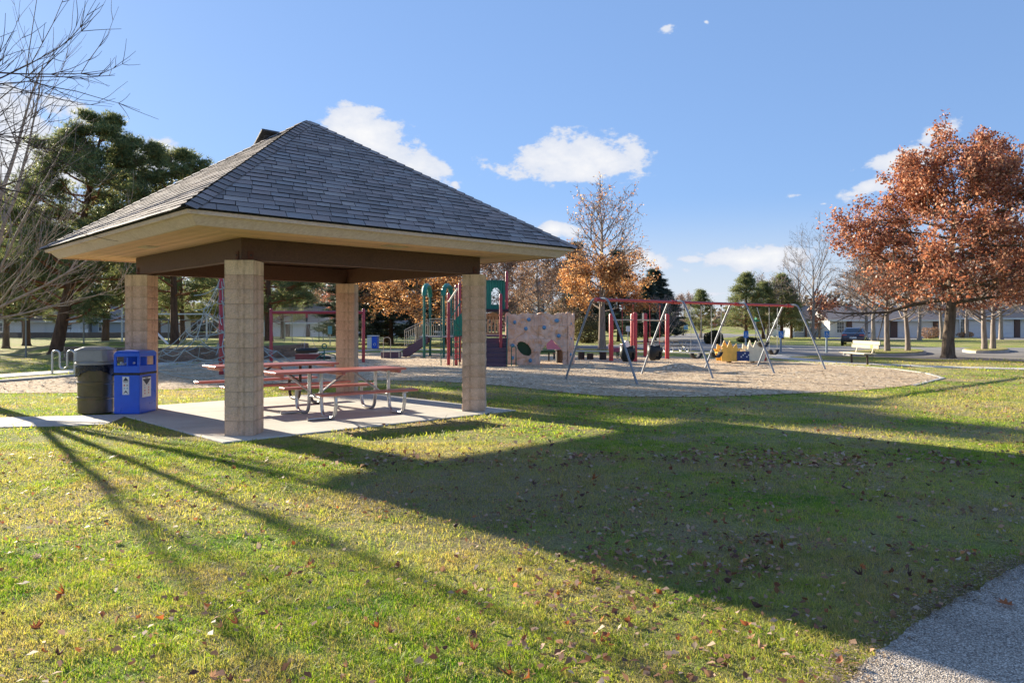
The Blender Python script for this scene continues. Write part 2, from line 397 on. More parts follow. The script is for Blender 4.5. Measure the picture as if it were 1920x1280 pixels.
def mk_bark(name, c0, c1, sc=9, st=.9):
    m = bpy.data.materials.new(name); t = NT(m); v = t.pos()
    mp = t.new('ShaderNodeMapping'); mp.inputs['Scale'].default_value = (1, 1, .22); t.l.new(v, mp.inputs[0])
    n = t.noise(mp.outputs[0], sc, 6, .7)
    t.end(t.bsdf(t.mix(t.rng(n, .35, .65), c0, c1), .9, normal=t.bump(n, st, .05), spec=.15)); return m
M_BOAK = mk_bark('oak_bark', (.085, .065, .05), (.20, .155, .12))
M_BPINE = mk_bark('pine_bark', (.075, .045, .032), (.17, .10, .065), 7)
M_BPINER = mk_bark('orange_pine_bark', (.21, .085, .045), (.34, .15, .08), 7, .6)
M_BPALE = mk_bark('pale_grey_bark', (.20, .165, .15), (.36, .31, .28), 12, .4)
M_BDARK = mk_bark('dark_twig_bark', (.055, .042, .038), (.12, .09, .085), 12, .4)
M_BGREY = mk_bark('grey_bark', (.17, .13, .11), (.33, .27, .23), 10, .5)
def mk_leaf(name, stops, tr=.45, rough=.5):
    m = bpy.data.materials.new(name); t = NT(m); c = t.ramp(t.island(), stops)
    c = t.mix(1., c, t.rng(t.noise(t.pos(), .9, 3), .3, .7, .75, 1.3), 'MULTIPLY')
    t.end(t.leafy(c, tr, rough, t.mix(1., c, (1.25, 1.1, .9), 'MULTIPLY'))); return m
M_LRED = mk_leaf('russet_oak_leaves', [(0, (.14, .055, .045)), (.3, (.28, .11, .07)), (.6, (.40, .17, .10)), (.85, (.50, .27, .17)), (1, (.64, .46, .36))])
M_LORG = mk_leaf('orange_oak_leaves', [(0, (.20, .10, .06)), (.4, (.40, .20, .09)), (.75, (.58, .33, .13)), (1, (.76, .58, .36))], .5)
M_LBRN = mk_leaf('dry_brown_leaves', [(0, (.13, .075, .05)), (.5, (.27, .17, .12)), (1, (.42, .30, .22))])
M_LPINE = mk_leaf('pine_needles', [(0, (.065, .11, .055)), (.35, (.125, .180, .085)), (.75, (.21, .255, .11)), (1, (.40, .39, .19))], .5, .45)
M_LSPR = mk_leaf('blue_spruce_needles', [(0, (.025, .045, .038)), (.5, (.055, .085, .068)), (1, (.11, .14, .105))], .3)
M_LBUSH = mk_leaf('hedge_leaves', [(0, (.035, .045, .022)), (.6, (.07, .08, .04)), (1, (.15, .13, .08))], .3)
M_LPINK = mk_leaf('dusty_red_leaves', [(0, (.20, .06, .05)), (.5, (.40, .16, .12)), (1, (.60, .36, .26))])

# ------------------------------------------------------------------ trees
def seg_arrays(S, n=4):
    """S: (m,8) p0 p1 r0 r1 -> verts, quads"""
    S = np.asarray(S, float); p0, p1, r0, r1 = S[:, 0:3], S[:, 3:6], S[:, 6:7], S[:, 7:8]
    d = p1-p0; d /= np.linalg.norm(d, axis=1, keepdims=True)+1e-9
    up = np.where(np.abs(d[:, 2:3]) < .9, [[0, 0, 1.]], [[1., 0, 0]])
    x = np.cross(d, up); x /= np.linalg.norm(x, axis=1, keepdims=True); y = np.cross(d, x)
    V = []
    for p, r in ((p0, r0), (p1, r1)):
        for j in range(n):
            a = 2*math.pi*j/n; V.append(p+(x*math.cos(a)+y*math.sin(a))*r)
    V = np.stack(V, 1)
    m = len(S); base = (np.arange(m)*2*n)[:, None]
    Fq = np.concatenate([base+np.array([[j, n+j, n+(j+1) % n, (j+1) % n]]) for j in range(n)], 0)
    return V.reshape(-1, 3), Fq
class Tree:
    def __init__(s, seed): s.r = np.random.RandomState(seed); s.trunk = []; s.br = []; s.tips = []
    def limb(s, p, d, L, r, nseg, bend, jit, store, rend=.25):
        """a curved limb; returns the points, directions and radii"""
        pts = [np.array(p, float)]; d = np.array(d, float); d /= np.linalg.norm(d); ds = [d]; rr = [r]
        for i in range(nseg):
            d = d+np.array([0, 0, bend/nseg])+s.r.normal(0, jit, 3); d /= np.linalg.norm(d)
            q = pts[-1]+d*L/nseg; r2 = r*(1-(1-rend)*(i+1)/nseg)
            store.append([*pts[-1], *q, rr[-1], r2]); pts.append(q); ds.append(d); rr.append(r2)
        return pts, ds, rr
    def side(s, d, ang):
        a = s.r.normal(0, 1, 3); a -= a.dot(d)*d; a /= np.linalg.norm(a)+1e-9
        return d*math.cos(ang)+a*math.sin(ang)
    def grow(s, H, r, z0, env, n1, n2, n3, rise=.5, bend1=.4, lean=(0, 0), jit=.12, twig=.012, flat=1., ln2=.42, ln3=.4, wob=.05, nseg=10, thin=.35, n4=0):
        # trunk
        pts = [np.array([0, 0, -.05])]; rr = [r*1.45]; x = np.zeros(2)
        for i in range(nseg):
            f = (i+1)/nseg; x = x+np.array(lean)/nseg+s.r.normal(0, wob, 2)*H/nseg
            q = np.array([x[0], x[1], H*f]); r2 = r*(1-.9*f**1.1)
            if i == 0:
                mid = pts[-1]*.75+q*.25; s.trunk.append([*pts[-1], *mid, rr[-1], r*1.08]); s.trunk.append([*mid, *q, r*1.08, r2])
            else: s.trunk.append([*pts[-1], *q, rr[-1], r2])
            pts.append(q); rr.append(r2)
        P = np.array(pts)
        for k in range(n1):
            f = (k+.5)/n1; h = z0+(H*.97-z0)*(f**.9); az_ = k*2.399+s.r.uniform(-.5, .5)
            i = min(int(h/H*nseg), nseg-1); tt = h/H*nseg-i; p = P[i]*(1-tt)+P[i+1]*tt
            Rr = env(h)*s.r.uniform(.72, 1.08)
            if Rr < .15: continue
            e = (rise(h/H) if callable(rise) else rise)*s.r.uniform(.7, 1.3)
            d = np.array([math.cos(az_), math.sin(az_), e])
            L = Rr*math.sqrt(1+e*e*.6); r1 = max(twig*1.6, min(rr[i]*.55, .018*L+.01))
            p1, d1, q1 = s.limb(p, d, L, r1, 6, bend1, jit, s.br)
            s.tips.append((p1[-1], 1.))
            for j in range(n2):
                a = s.r.uniform(thin, 1.); ii = min(int(a*6), 5)
                b = p1[ii]+(p1[ii+1]-p1[ii])*(a*6-ii)
                dd = s.side(d1[ii], s.r.uniform(.5, 1.0)); dd[2] = dd[2]*flat+.12
                L2 = L*ln2*(1.25-a*.6)*s.r.uniform(.6, 1.2)
                p2, d2, q2 = s.limb(b, dd, L2, max(twig, q1[ii]*.5), 4, bend1*.6, jit, s.br)
                s.tips.append((p2[-1], .8)); s.tips.append((p2[2], .8))
                for l in range(n3):
                    c = s.r.randint(1, 5); dd = s.side(d2[c], s.r.uniform(.4, .9)); dd[2] = dd[2]*flat+.08
                    p3, d3, q3 = s.limb(p2[c], dd, L2*ln3*s.r.uniform(.6, 1.3), twig, 3, bend1*.4, jit, s.br, .5)
                    s.tips.append((p3[-1], .6))
                    for _ in range(n4):
                        c4 = s.r.randint(1, 4); dd = s.side(d3[c4], s.r.uniform(.4, .9))
                        s.limb(p3[c4], dd, L2*ln3*.55*s.r.uniform(.5, 1.2), twig*.7, 2, bend1*.3, jit, s.br, .5)
        return s
    def leaves(s, n, spread, size, flat=1., zmin=None):
        T = np.array([t[0] for t in s.tips]); i = s.r.randint(0, len(T), n)
        c = T[i]+s.r.normal(0, 1, (n, 3))*spread*np.array([1, 1, flat]); 
        if zmin is not None: c = c[c[:, 2] > zmin]; n = len(c)
        a = s.r.normal(0, 1, (n, 3)); a /= np.linalg.norm(a, axis=1, keepdims=True); b = np.cross(a, s.r.normal(0, 1, (n, 3))); b /= np.linalg.norm(b, axis=1, keepdims=True)
        sz = size*s.r.uniform(.6, 1.3, (n, 1)); a = a*sz*.5; b = b*sz*.34
        V = np.stack([c-a, c+b*1., c+a, c-b], 1).reshape(-1, 3); Fq = np.arange(n*4).reshape(-1, 4)
        return V, Fq
    def needles(s, ncl, per, length, w, spread, flat=.5, up=.5, zmin=None):
        T = np.array([t[0] for t in s.tips]); i = s.r.randint(0, len(T), ncl)
        c = T[i]+s.r.normal(0, 1, (ncl, 3))*spread*np.array([1, 1, flat])
        if zmin is not None: c = c[c[:, 2] > zmin]; ncl = len(c)
        c = np.repeat(c, per, 0); n = len(c)
        d = s.r.normal(0, 1, (n, 3)); d[:, 2] = np.abs(d[:, 2])*.7+up; d /= np.linalg.norm(d, axis=1, keepdims=True)
        b = np.cross(d, s.r.normal(0, 1, (n, 3))); b /= np.linalg.norm(b, axis=1, keepdims=True)
        L = length*s.r.uniform(.6, 1.2, (n, 1))
        V = np.stack([c-b*w, c+b*w, c+d*L], 1).reshape(-1, 3); return V, np.arange(n*3).reshape(-1, 3)
def tree_obj(T, name, label, cat, loc, bark, leafV=None, leafm=None, group=None, rz=0., ns=(7, 3), crown='crown'):
    t = thing(name, label, cat, loc, rz, group)
    V, Fq = seg_arrays(T.trunk, ns[0]); o = npmesh('trunk', V, Fq, bark if not isinstance(bark, tuple) else bark[0], t); o.data.polygons.foreach_set('use_smooth', [True]*len(Fq))
    B = np.array(T.br); V, Fq = seg_arrays(B, ns[1]); npmesh('branches', V, Fq, bark if not isinstance(bark, tuple) else bark[1], t)
    if leafV is not None: npmesh(crown, leafV[0], leafV[1], leafm, t)
    return t

# ------------------------------------------------------------------ ground
def sheet(name, poly, z, mat, kind='structure', th=0.):
    b = MB()
    if th: b.prism(poly, z-th, z)
    else: b.add([(p[0], p[1], z) for p in poly], [tuple(range(len(poly)))])
    o = b.build(name, mat); 
    if kind: o['kind'] = kind
    return o
def area(poly): return sum(poly[i-1][0]*poly[i][1]-poly[i][0]*poly[i-1][1] for i in range(len(poly)))/2
def ccw(poly): return poly if area(poly) > 0 else poly[::-1]
lawn = sheet('lawn', [(-700, -60), (700, -60), (700, 900), (-700, 900)], 0, M_LAWN)
def smooth_poly(pts, it=2, closed=True):
    for _ in range(it):
        q = []; n = len(pts)
        for i in range(n if closed else n-1):
            a, b = pts[i], pts[(i+1) % n]
            q += [(a[0]*.75+b[0]*.25, a[1]*.75+b[1]*.25), (a[0]*.25+b[0]*.75, a[1]*.25+b[1]*.75)]
        if not closed: q = [pts[0]]+q+[pts[-1]]
        pts = q
    return pts
mul_px = [(-160,738),(0,738),(150,737),(297,732),(420,726),(560,717),(680,713),(800,714),(913,721),(1000,729),(1100,741),(1200,745),(1350,744),(1500,738),(1620,732),(1715,722),(1768,709),(1735,701),(1680,693),(1600,687),(1500,680),(1420,676),
          (1340,672),(1240,668),(1075,665),(900,664),(760,661),(680,661),(590,665),(500,670),(420,681),(297,691),(150,706),(0,718),(-160,732)]
MUL = smooth_poly([tuple(G(*p).xy) for p in mul_px], 1)
def inside(poly, x, y):
    x = np.asarray(x); y = np.asarray(y); c = np.zeros(x.shape, bool); n = len(poly)
    for i in range(n):
        x0, y0 = poly[i-1]; x1, y1 = poly[i]
        if y0 == y1: continue
        k = ((y0 > y) != (y1 > y)) & (x < (x1-x0)*(y-y0)/(y1-y0)+x0); c ^= k
    return c
sheet('wood_chip_ground', ccw(MUL), .012, M_MULCH)
# concrete rim: right hand end and left hand end of the chips
def ribbon(name, pts, w, z, mat, th=.1, parts=0, kind='structure', side=0.):
    pts = [Vector((p[0], p[1], 0)) for p in pts]; L = []; Rr = []
    for i, p in enumerate(pts):
        d = (pts[min(i+1, len(pts)-1)]-pts[max(i-1, 0)]).normalized(); nn = Vector((-d.y, d.x, 0))
        L.append(p+nn*w*(.5+side)); Rr.append(p-nn*w*(.5-side))
    poly = [tuple(p.xy) for p in L]+[tuple(p.xy) for p in reversed(Rr)]
    b = MB(); n = len(pts)
    for i in range(n-1):
        q = [L[i], L[i+1], Rr[i+1], Rr[i]]; q = [tuple(v.xy) for v in q]
        if area(q) < 0: q = q[::-1]
        b.prism(q, z-th, z)
    o = b.build(name, mat); o['kind'] = kind; return o, poly
ribbon('play_area_kerb', [G(*p) for p in [(1340,671),(1420,675),(1500,679),(1600,686),(1680,692),(1738,700),(1768,709),(1712,723)]], .11, .022, M_CURB, .2)
ribbon('play_area_kerb', [G(*p) for p in [(-160,731),(0,717),(150,705),(297,690),(420,680),(500,669),(600,663)]], .16, .07, M_CURB, .2)
ribbon('back_footpath', [G(*p) for p in [(-160,717),(0,705),(150,695),(297,683),(410,673),(520,664),(700,656),(900,655),(1080,658),(1240,660),(1400,663),(1500,668)]], 1.3, .02, M_CONC, .05)
ribbon('lot_footpath', [G(*p) for p in [(1440,668),(1520,676),(1600,681.5),(1760,688),(1920,692),(2100,696)]], 1.15, .022, M_CONC, .05)
# foreground asphalt path
PATH = [tuple(G(*p).xy) for p in [(1410,1380),(1560,1275),(1740,1150),(1920,1046),(2250,880),(2900,700),(3400,700),(3400,1500),(1410,1500)]]
from mathutils import noise as mnoise
PATH = [(.75, 2.35), (1.08, 2.75), (1.40, 3.22), (1.62, 3.46), (2.18, 4.0), (2.78, 4.47), (3.42, 4.98), (5.2, 6.0), (8.2, 7.1), (13, 8.1), (20, 8.6), (30, 8.7), (30, 5.5), (18, 5.1), (9, 3.8), (5, 2), (3, -1), (2, -4), (-1.5, -4), (-.6, 0)]
_p2 = []
for i in range(len(PATH)):
    a, b = Vector(PATH[i]), Vector(PATH[(i+1) % len(PATH)]); n = max(1, int((b-a).length/.035)) if i < 7 else 1
    for k in range(n):
        q = a.lerp(b, k/n); e = (.015*mnoise.noise(q.to_3d()*3)+.02*mnoise.noise(q.to_3d()*18)) if i < 7 else 0; _p2.append((q.x+e, q.y-e))
sheet('asphalt_path', ccw(_p2), .016, M_ASPH, th=.03)
# parking lot, street
LOT = [tuple(G(*p).xy) for p in [(1070,653.5),(1240,656),(1400,660),(1500,666),(1620,668.5),(1760,673.5),(1920,677),(2300,684),(2500,655),(1920,652),(1700,650.5),(1500,648),(1370,645),(1240,645),(1075,648)]]
sheet('parking_lot', ccw(LOT), .008, M_ROAD)
sheet('street', ccw([tuple(G(*p).xy) for p in [(1235,645.2),(1372,645.2),(1350,634),(1390,630),(1500,629),(1500,626.5),(1380,626.5),(1330,622),(1320,616),(1302,616),(1296,624),(1240,632),(1180,640)]]), .004, M_ROAD)
sheet('driveway', ccw([tuple(G(*p).xy) for p in [(1590,632),(1665,632),(1640,637),(1540,637)]]), .004, M_ROAD)
sheet('driveway', ccw([tuple(G(*p).xy) for p in [(1676,632),(1750,632),(1712,637),(1625,637)]]), .004, M_ROAD)
sheet('driveway', ccw([tuple(G(*p).xy) for p in [(1820,632),(1925,632),(1960,637),(1850,637)]]), .004, M_ROAD)
# painted bay lines
b = MB()
for px in (1150, 1215, 1280, 1345, 1425, 1490, 1560, 1640, 1720, 1800):
    a = G(px, 655); c = a+Vector((1.2, 4.6, 0)); s = Vector((.06, 0, 0))
    b.add([(a-s).to_tuple()[:2]+(.0125,), (a+s).to_tuple()[:2]+(.0125,), (c+s).to_tuple()[:2]+(.0125,), (c-s).to_tuple()[:2]+(.0125,)], [(0, 1, 2, 3)])
b.build('bay_markings', plain('worn_road_paint', (.55, .54, .50), .8))['kind'] = 'structure'
# islands in the lot
def island(name, pts, mat=M_LAWN):
    poly = ccw(smooth_poly([tuple(G(*p).xy) for p in pts], 2)); c = Vector((sum(p[0] for p in poly)/len(poly), sum(p[1] for p in poly)/len(poly)))
    b = MB(); b.prism(poly, -.02, .13); k = b.build('island_kerb', M_CURB); k['kind'] = 'structure'
    b = MB(); b.prism([tuple(c+(Vector(p)-c)*.93) for p in poly], .1, .17); o = b.build('island_turf', mat); o['kind'] = 'structure'
island('a', [(1575,664),(1660,658),(1715,658.5),(1742,662.5),(1725,667),(1640,668.3),(1590,668)])
island('b', [(1800,658),(1850,654.5),(1885,656),(1898,660),(1860,663),(1812,662)])
# raised terrace behind the retaining wall
WALLP = [G(150,668), G(230,677), G(297,681), G(360,680), G(430,677), G(500,672), G(540,667), G(570,660.5), G(580,655), G(577,650)]
WALLP = [Vector((-19.5,33.0,0)), Vector((-17.2,31.2,0)), Vector((-15,30.9,0)), Vector((-13,31.6,0)), Vector((-11.6,33.2,0)), Vector((-10.8,35.2,0)), Vector((-10.35,37.4,0)), Vector((-10.6,39.2,0)), Vector((-11.5,40.6,0))]
wp = smooth_poly([tuple(p.xy) for p in WALLP], 2, False)
ter = [(-19.5,33.0)]+wp+[(-13,48),(-22,58),(-30,52),(-30,44),(-24,37)]
cx = sum(p[0] for p in ter)/len(ter); cy = sum(p[1] for p in ter)/len(ter)
b = MB(); n = len(ter); H0 = .60
inner = [(p[0]+(cx-p[0])*.02, p[1]+(cy-p[1])*.02, H0) if i <= len(wp) else (p[0]*.6+cx*.4, p[1]*.6+cy*.4, H0) for i, p in enumerate(ter)]
outer = [(p[0]+(cx-p[0])*.02, p[1]+(cy-p[1])*.02, -.02) if i <= len(wp) else (p[0]*1.0, p[1]*1.0, -.02) for i, p in enumerate(ter)]
b.add(inner+outer, [tuple(range(n))]+[(i, n+i, n+(i+1) % n, (i+1) % n) for i in range(n)])
tr_ = b.build('grass_terrace', M_LAWN); tr_['kind'] = 'structure'
wall = thing('retaining_wall', 'low curved retaining wall of grey brown blocks holding the grass bank behind the rope net', 'wall', (0, 0, 0))
b = MB()
for i in range(len(wp)-1):
    b.beam((*wp[i], .30), (*wp[i+1], .30), .16, .60)
b.build('core', M_MORTAR, wall)
bm_ = MB(); bm_.box((0, 0, 0), (.385, .24, .140)); bk0 = bm_.build('block', M_WALLB, wall, bevel=.012); first = True
cum = [0]
for i in range(len(wp)-1): cum.append(cum[-1]+(Vector(wp[i+1])-Vector(wp[i])).length)
def along(s):
    for i in range(len(wp)-1):
        if s <= cum[i+1] or i == len(wp)-2:
            f = (s-cum[i])/(cum[i+1]-cum[i]); a, c = Vector(wp[i]), Vector(wp[i+1]); return a.lerp(c, f), math.atan2((c-a).y, (c-a).x)
for row in range(4):
    s = .2+(row % 2)*.195
    while s < cum[-1]-.2:
        p, an = along(s); o = bk0 if first else dup(bk0, parent=wall); first = False
        o.location = (p.x+random.uniform(-.008, .008), p.y+random.uniform(-.008, .008), .078+row*.152); o.rotation_euler = (0, 0, an); s += .393

# ------------------------------------------------------------------ picnic shelter
TH = -0.0211
PV = thing('picnic_shelter', 'open picnic shelter with a dark shingled pyramid roof on four tan block columns', 'shelter', (-3.713, 13.695, 0), TH)
HC = 2.436; BH = HC/12
# split face block, four slightly different rough shells
def block_mesh(w, d, h, rough, seed, mat):
    rs = random.Random(seed); b = MB(); nx, ny, nzz = (7, 5, 4) if rough else (1, 1, 1)
    def face(o, u, v, nu, nv, nrm):
        vs = []; 
        for j in range(nv+1):
            for i in range(nu+1):
                e = 0
                if rough and 0 < i < nu and 0 < j < nv: e = rs.uniform(-.001, .008)
                elif rough: e = -.001
                vs.append(Vector(o)+Vector(u)*i/nu+Vector(v)*j/nv+Vector(nrm)*e)
        b.add(vs, [(j*(nu+1)+i, j*(nu+1)+i+1, (j+1)*(nu+1)+i+1, (j+1)*(nu+1)+i) for j in range(nv) for i in range(nu)])
    x, y, z = w/2, d/2, h/2
    face((-x, -y, -z), (w, 0, 0), (0, 0, h), nx, nzz, (0, -1, 0)); face((x, y, -z), (-w, 0, 0), (0, 0, h), nx, nzz, (0, 1, 0))
    face((x, -y, -z), (0, d, 0), (0, 0, h), ny, nzz, (1, 0, 0)); face((-x, y, -z), (0, -d, 0), (0, 0, h), ny, nzz, (-1, 0, 0))
    face((-x, -y, z), (w, 0, 0), (0, d, 0), 1, 1, (0, 0, 1)); face((-x, y, -z), (w, 0, 0), (0, -d, 0), 1, 1, (0, 0, -1))
    me = bpy.data.meshes.new('block'); me.from_pydata(b.v, [], b.f); me.materials.append(mat); return me
CW = .406; g = .005
rough_m = [block_mesh(CW/2-g/2, CW, BH-g, True, i, M_SPLIT) for i in range(6)]
rough_t = [block_mesh(CW/2-g/2, CW, BH-g, False, i+9, M_SMOOTHB) for i in range(2)]
for k, (nm, ang, split) in enumerate([('near', 0, 'x'), ('right', 1, 'y'), ('far', 2, 'x'), ('left', 3, 'y')]):
    a = ang*math.pi/2; cxl, cyl_ = 3.035*math.sin(a), -3.035*math.cos(a)
    b = MB(); b.box((0, 0, HC/2), (CW-.03, CW-.03, HC-.01)); col = b.build('column', M_MORTAR, PV); col.location = (cxl, cyl_, .02)
    for c in range(12):
        for sgn in (-1, 1):
            me = random.choice(rough_m) if c < 11 else random.choice(rough_t)
            o = link('block', me, col)
            if split == 'x': o.location = (sgn*CW/4, 0, BH*(c+.5))
            else: o.location = (0, sgn*CW/4, BH*(c+.5)); o.rotation_euler = (0, 0, math.pi/2)
            if sgn > 0: o.rotation_euler[2] += math.pi
HC2 = HC+.02
# slab (four cast panels) ---- pad is part of the ground
pad_d = 3.80; pc = Vector((-3.713, 13.695)); Rm = Matrix.Rotation(TH, 2)
def loc(x, y): return pc+Rm @ Vector((x, y))
padpoly = [loc(0, -pad_d), loc(pad_d, 0), loc(0, pad_d), loc(-pad_d, 0)]
base = sheet('shelter_floor_bed', ccw([tuple(p) for p in padpoly]), .006, M_MORTAR)
b = MB(); e45 = pad_d/math.sqrt(2)
def d45(u, v): # along the slab sides
    return ((u+v)/math.sqrt(2), (v-u)/math.sqrt(2))
cuts = [-e45, -e45/3, e45/3, e45]
slabbed = MB(); first = None
M45 = Matrix.Rotation(math.pi/4, 3, 'Z')
sw = 2*e45/3
for i in range(3):
    for j in range(3):
        b = MB(); b.box((0, 0, 0), (sw-.010, sw-.010, .05)); o = b.build('slab', M_CONC, base, bevel=.006)
        u = Vector((-e45+sw*(i+.5), -e45+sw*(j+.5))); u = Matrix.Rotation(math.pi/4+TH, 2) @ u
        o.location = (pc.x+u.x, pc.y+u.y, -.004+.001*((i+j) % 2)); o.rotation_euler = (0, 0, math.pi/4+TH)
# approach path to the left
pl = MB(); pw = 1.35
pA, pB = Vector((-6.35, 11.72)), Vector((-16.2, 9.4))
dv = (pB-pA).normalized(); nv = Vector((-dv.y, dv.x)); 
if nv.y < 0: nv = -nv
bed = sheet('approach_path_bed', ccw([tuple(pA-nv*0), tuple(pA+nv*pw), tuple(pB+nv*pw), tuple(pB)]), .004, M_MORTAR)
bed['kind'] = 'structure'
for i in range(7):
    b = MB(); b.box((0, 0, 0), (1.41, pw-.01, .05)); o = b.build('slab', M_CONC, bed, bevel=.006)
    c = pA+dv*(1.42*(i+.5)-.05)+nv*pw/2; o.location = (c.x, c.y, -.008); o.rotation_euler = (0, 0, math.atan2(dv.y, dv.x))
# beams
BT, BB = 2.775, HC2+.012
ob = 3.14; ib = ob-.14*math.sqrt(2)
def cd(r, k): a = k*math.pi/2; return Vector((r*math.sin(a), -r*math.cos(a)))
for k in range(4):
    o0, o1, i0, i1 = cd(ob, k), cd(ob, k+1), cd(ib, k), cd(ib, k+1)
    if k % 2 == 0:
        dd = (o1-o0).normalized(); o0 = o0-dd*.0; 
    b = MB(); b.prism([tuple(o0), tuple(o1), tuple(i1), tuple(i0)], BB, BT); b.build('beam', M_BEAM, PV, bevel=.006)
M_RUST = plain('rusty_bracket', (.115, .045, .028), .7, .2)
for k in range(4):
    for sg in (-1, 1):
        c = cd(3.10, k); t2 = cd(1, k+1)*sg; n_ = cd(1, k)
        an = math.atan2(t2.y, t2.x)
        dside = (cd(1, k+sg)-cd(1, k)).normalized(); nside = (cd(1, k)+cd(1, k+sg)).normalized()
        p = cd(ob, k)+dside*.13+nside*.006
        b = MB(); b.box((0, 0, 0), (.085, .012, .115), rz=math.atan2(dside.y, dside.x)); 
        q = b.build('bracket', M_RUST, PV, bevel=.003); q.location = (p.x, p.y, BB+.07)
        b = MB(); b.tube([Vector((0, 0, 0)), Vector((nside.x, nside.y, 0))*.018], .014, 6); b.build('bolt', M_BLACK, q)
    b = MB(); b.box((0, 0, 0), (.2, .2, .012)); q = b.build('bearing_plate', M_RUST, PV, loc=(*cd(3.035, k), HC2+.006))
# fascia: two leaning boards per side, mitred
e = 4.86; ZE = 2.95
def ring(r0, z0, r1, z1, th, name):
    for k in range(4):
        a0, a1 = cd(r0, k), cd(r0, k+1); c0, c1 = cd(r1, k), cd(r1, k+1); a2, a3 = cd(r0-th, k), cd(r0-th, k+1); c2, c3 = cd(r1-th, k), cd(r1-th, k+1)
        b = MB(); vs = [(*c0, z1), (*c1, z1), (*a1, z0), (*a0, z0), (*c2, z1), (*c3, z1), (*a3, z0), (*a2, z0)]
        b.add(vs, [(0,1,2,3), (5,4,7,6), (3,2,6,7), (1,0,4,5), (0,3,7,4), (2,1,5,6)])
        b.build(name, M_FASC, PV, bevel=.003)
ring(4.84, 2.945, 4.815, 2.872, .09, 'drip_board')
ring(4.745, 2.885, 4.58, 2.762, .05, 'fascia_board')
# soffit boards in rings
nb_ = 11; r_out, r_in = 4.60, ob-.02
for k in range(4):
    for i in range(nb_):
        ra = r_out+(r_in-r_out)*i/nb_; rb = r_out+(r_in-r_out)*(i+1)/nb_+.006
        b = MB(); b.prism([tuple(cd(rb, k)), tuple(cd(ra, k)), tuple(cd(ra, k+1)), tuple(cd(rb, k+1))][::-1], 2.778, 2.790); b.build('soffit_board', M_SOFF, PV)
b = MB(); b.prism([tuple(cd(4.58, k)) for k in range(4)], 2.792, 2.81); b.build('ceiling', plain('dark_ceiling', (.06, .035, .022), .8), PV)
for k in (3, 0, 1):
    m_ = (cd(1, k)+cd(1, k+1))/2; p = m_*3.86; b = MB()
    for q in range(6): b.box((0, -.08+.032*q, 0), (.38, .02, .012))
    b.box((0, 0, .008), (.42, .22, .006))
    b.build('soffit_vent', plain('cream_vent', (.55, .45, .33), .6), PV).matrix_local = Matrix.Translation((p.x, p.y, 2.770)) @ Matrix.Rotation(math.atan2(m_.y, m_.x)+math.pi/2, 4, 'Z')
# roof deck
ZA = 5.26
b = MB(); rr = 4.85
b.add([(*cd(rr, k), ZE-.012) for k in range(4)]+[(0, 0, ZA-.012)]+[(*cd(rr, k), ZE-.03) for k in range(4)],
      [(k, (k+1) % 4, 4) for k in range(4)]+[(8, 7, 6, 5)]+[(5+k, 5+(k+1) % 4, (k+1) % 4, k) for k in range(4)])
roof = b.build('roof', M_BUTT, PV)
hs = e/math.sqrt(2); SL = math.sqrt(hs*hs+(ZA-ZE)**2); sl = SL
def clip(poly, f):
    out = []
    for i in range(len(poly)):
        a, c = poly[i-1], poly[i]; fa, fc = f(a), f(c)
        if (fa >= 0) != (fc >= 0):
            t = fa/(fa-fc); out.append((a[0]+(c[0]-a[0])*t, a[1]+(c[1]-a[1])*t))
        if fc >= 0: out.append(c)
    return out
rs = random.Random(5)
ROWS = 29; ex = SL/ROWS
indiv = []
for k in range(4):
    m_ = (cd(1, k)+cd(1, k+1)).normalized(); sdir = (cd(1, k+1)-cd(1, k)).normalized()
    org = Vector((m_.x*hs, m_.y*hs, ZE)); S_ = Vector((sdir.x, sdir.y, 0)); Tt = (Vector((0, 0, ZA))-org).normalized(); N_ = S_.cross(Tt)
    if N_.z < 0: N_ = -N_
    stuff = MB()
    for r_ in range(ROWS):
        t0 = r_*ex; s = -hs-rs.uniform(0, .3); sgn = 1
        while s < hs:
            w = rs.choice((.22, .27, .32, .37)); sl0 = .05; up = rs.random() < .5
            off = .012 if up else 0; lift = .010 if up else .007
            # hexagonal-looking laminated tab
            poly = [(s+.004, t0+off), (s+w-.004, t0+off), (s+w-.004+sl0, t0+ex*1.0), (s+.004+sl0, t0+ex*1.0)]
            poly = [(p[0]-.0, p[1]) for p in poly]
            if r_ == 0: poly[0] = (poly[0][0], -.03); poly[1] = (poly[1][0], -.03)
            f1 = lambda p: (hs*(1-p[1]/sl)-p[0])-.01; f2 = lambda p: (hs*(1-p[1]/sl)+p[0])-.01
            poly = clip(poly, f1); poly = clip(poly, f2) if poly else poly
            s += w
            if len(poly) < 3 or abs(area(poly)) < .0012: continue
            n = len(poly)
            def z(p): return .002+(lift)*(1-min(1, max(0, (p[1]-t0)/ex)))
            top = [org+S_*p[0]+Tt*p[1]+N_*z(p) for p in poly]; bot = [org+S_*p[0]+Tt*p[1]-N_*.004 for p in poly]
            fl = [tuple(range(n))]; sk = [(i, n+i, n+(i+1) % n, (i+1) % n) for i in range(n)]
            dist = (r_, abs(s))
            if k == 0 and r_ < 17: indiv.append((top+bot, fl, sk, r_))
            else:
                stuff.m = 0; b0 = len(stuff.v); stuff.add(top+bot, fl); stuff.m = 1
                stuff.f += [tuple(i+b0 for i in f) for f in sk]; stuff.mi += [1]*len(sk)
    if k == 0: stuff0 = stuff
    o = None
    if k != 0: o = stuff.build('shingle_courses', [M_SHING, M_BUTT], roof); o['kind'] = 'stuff'
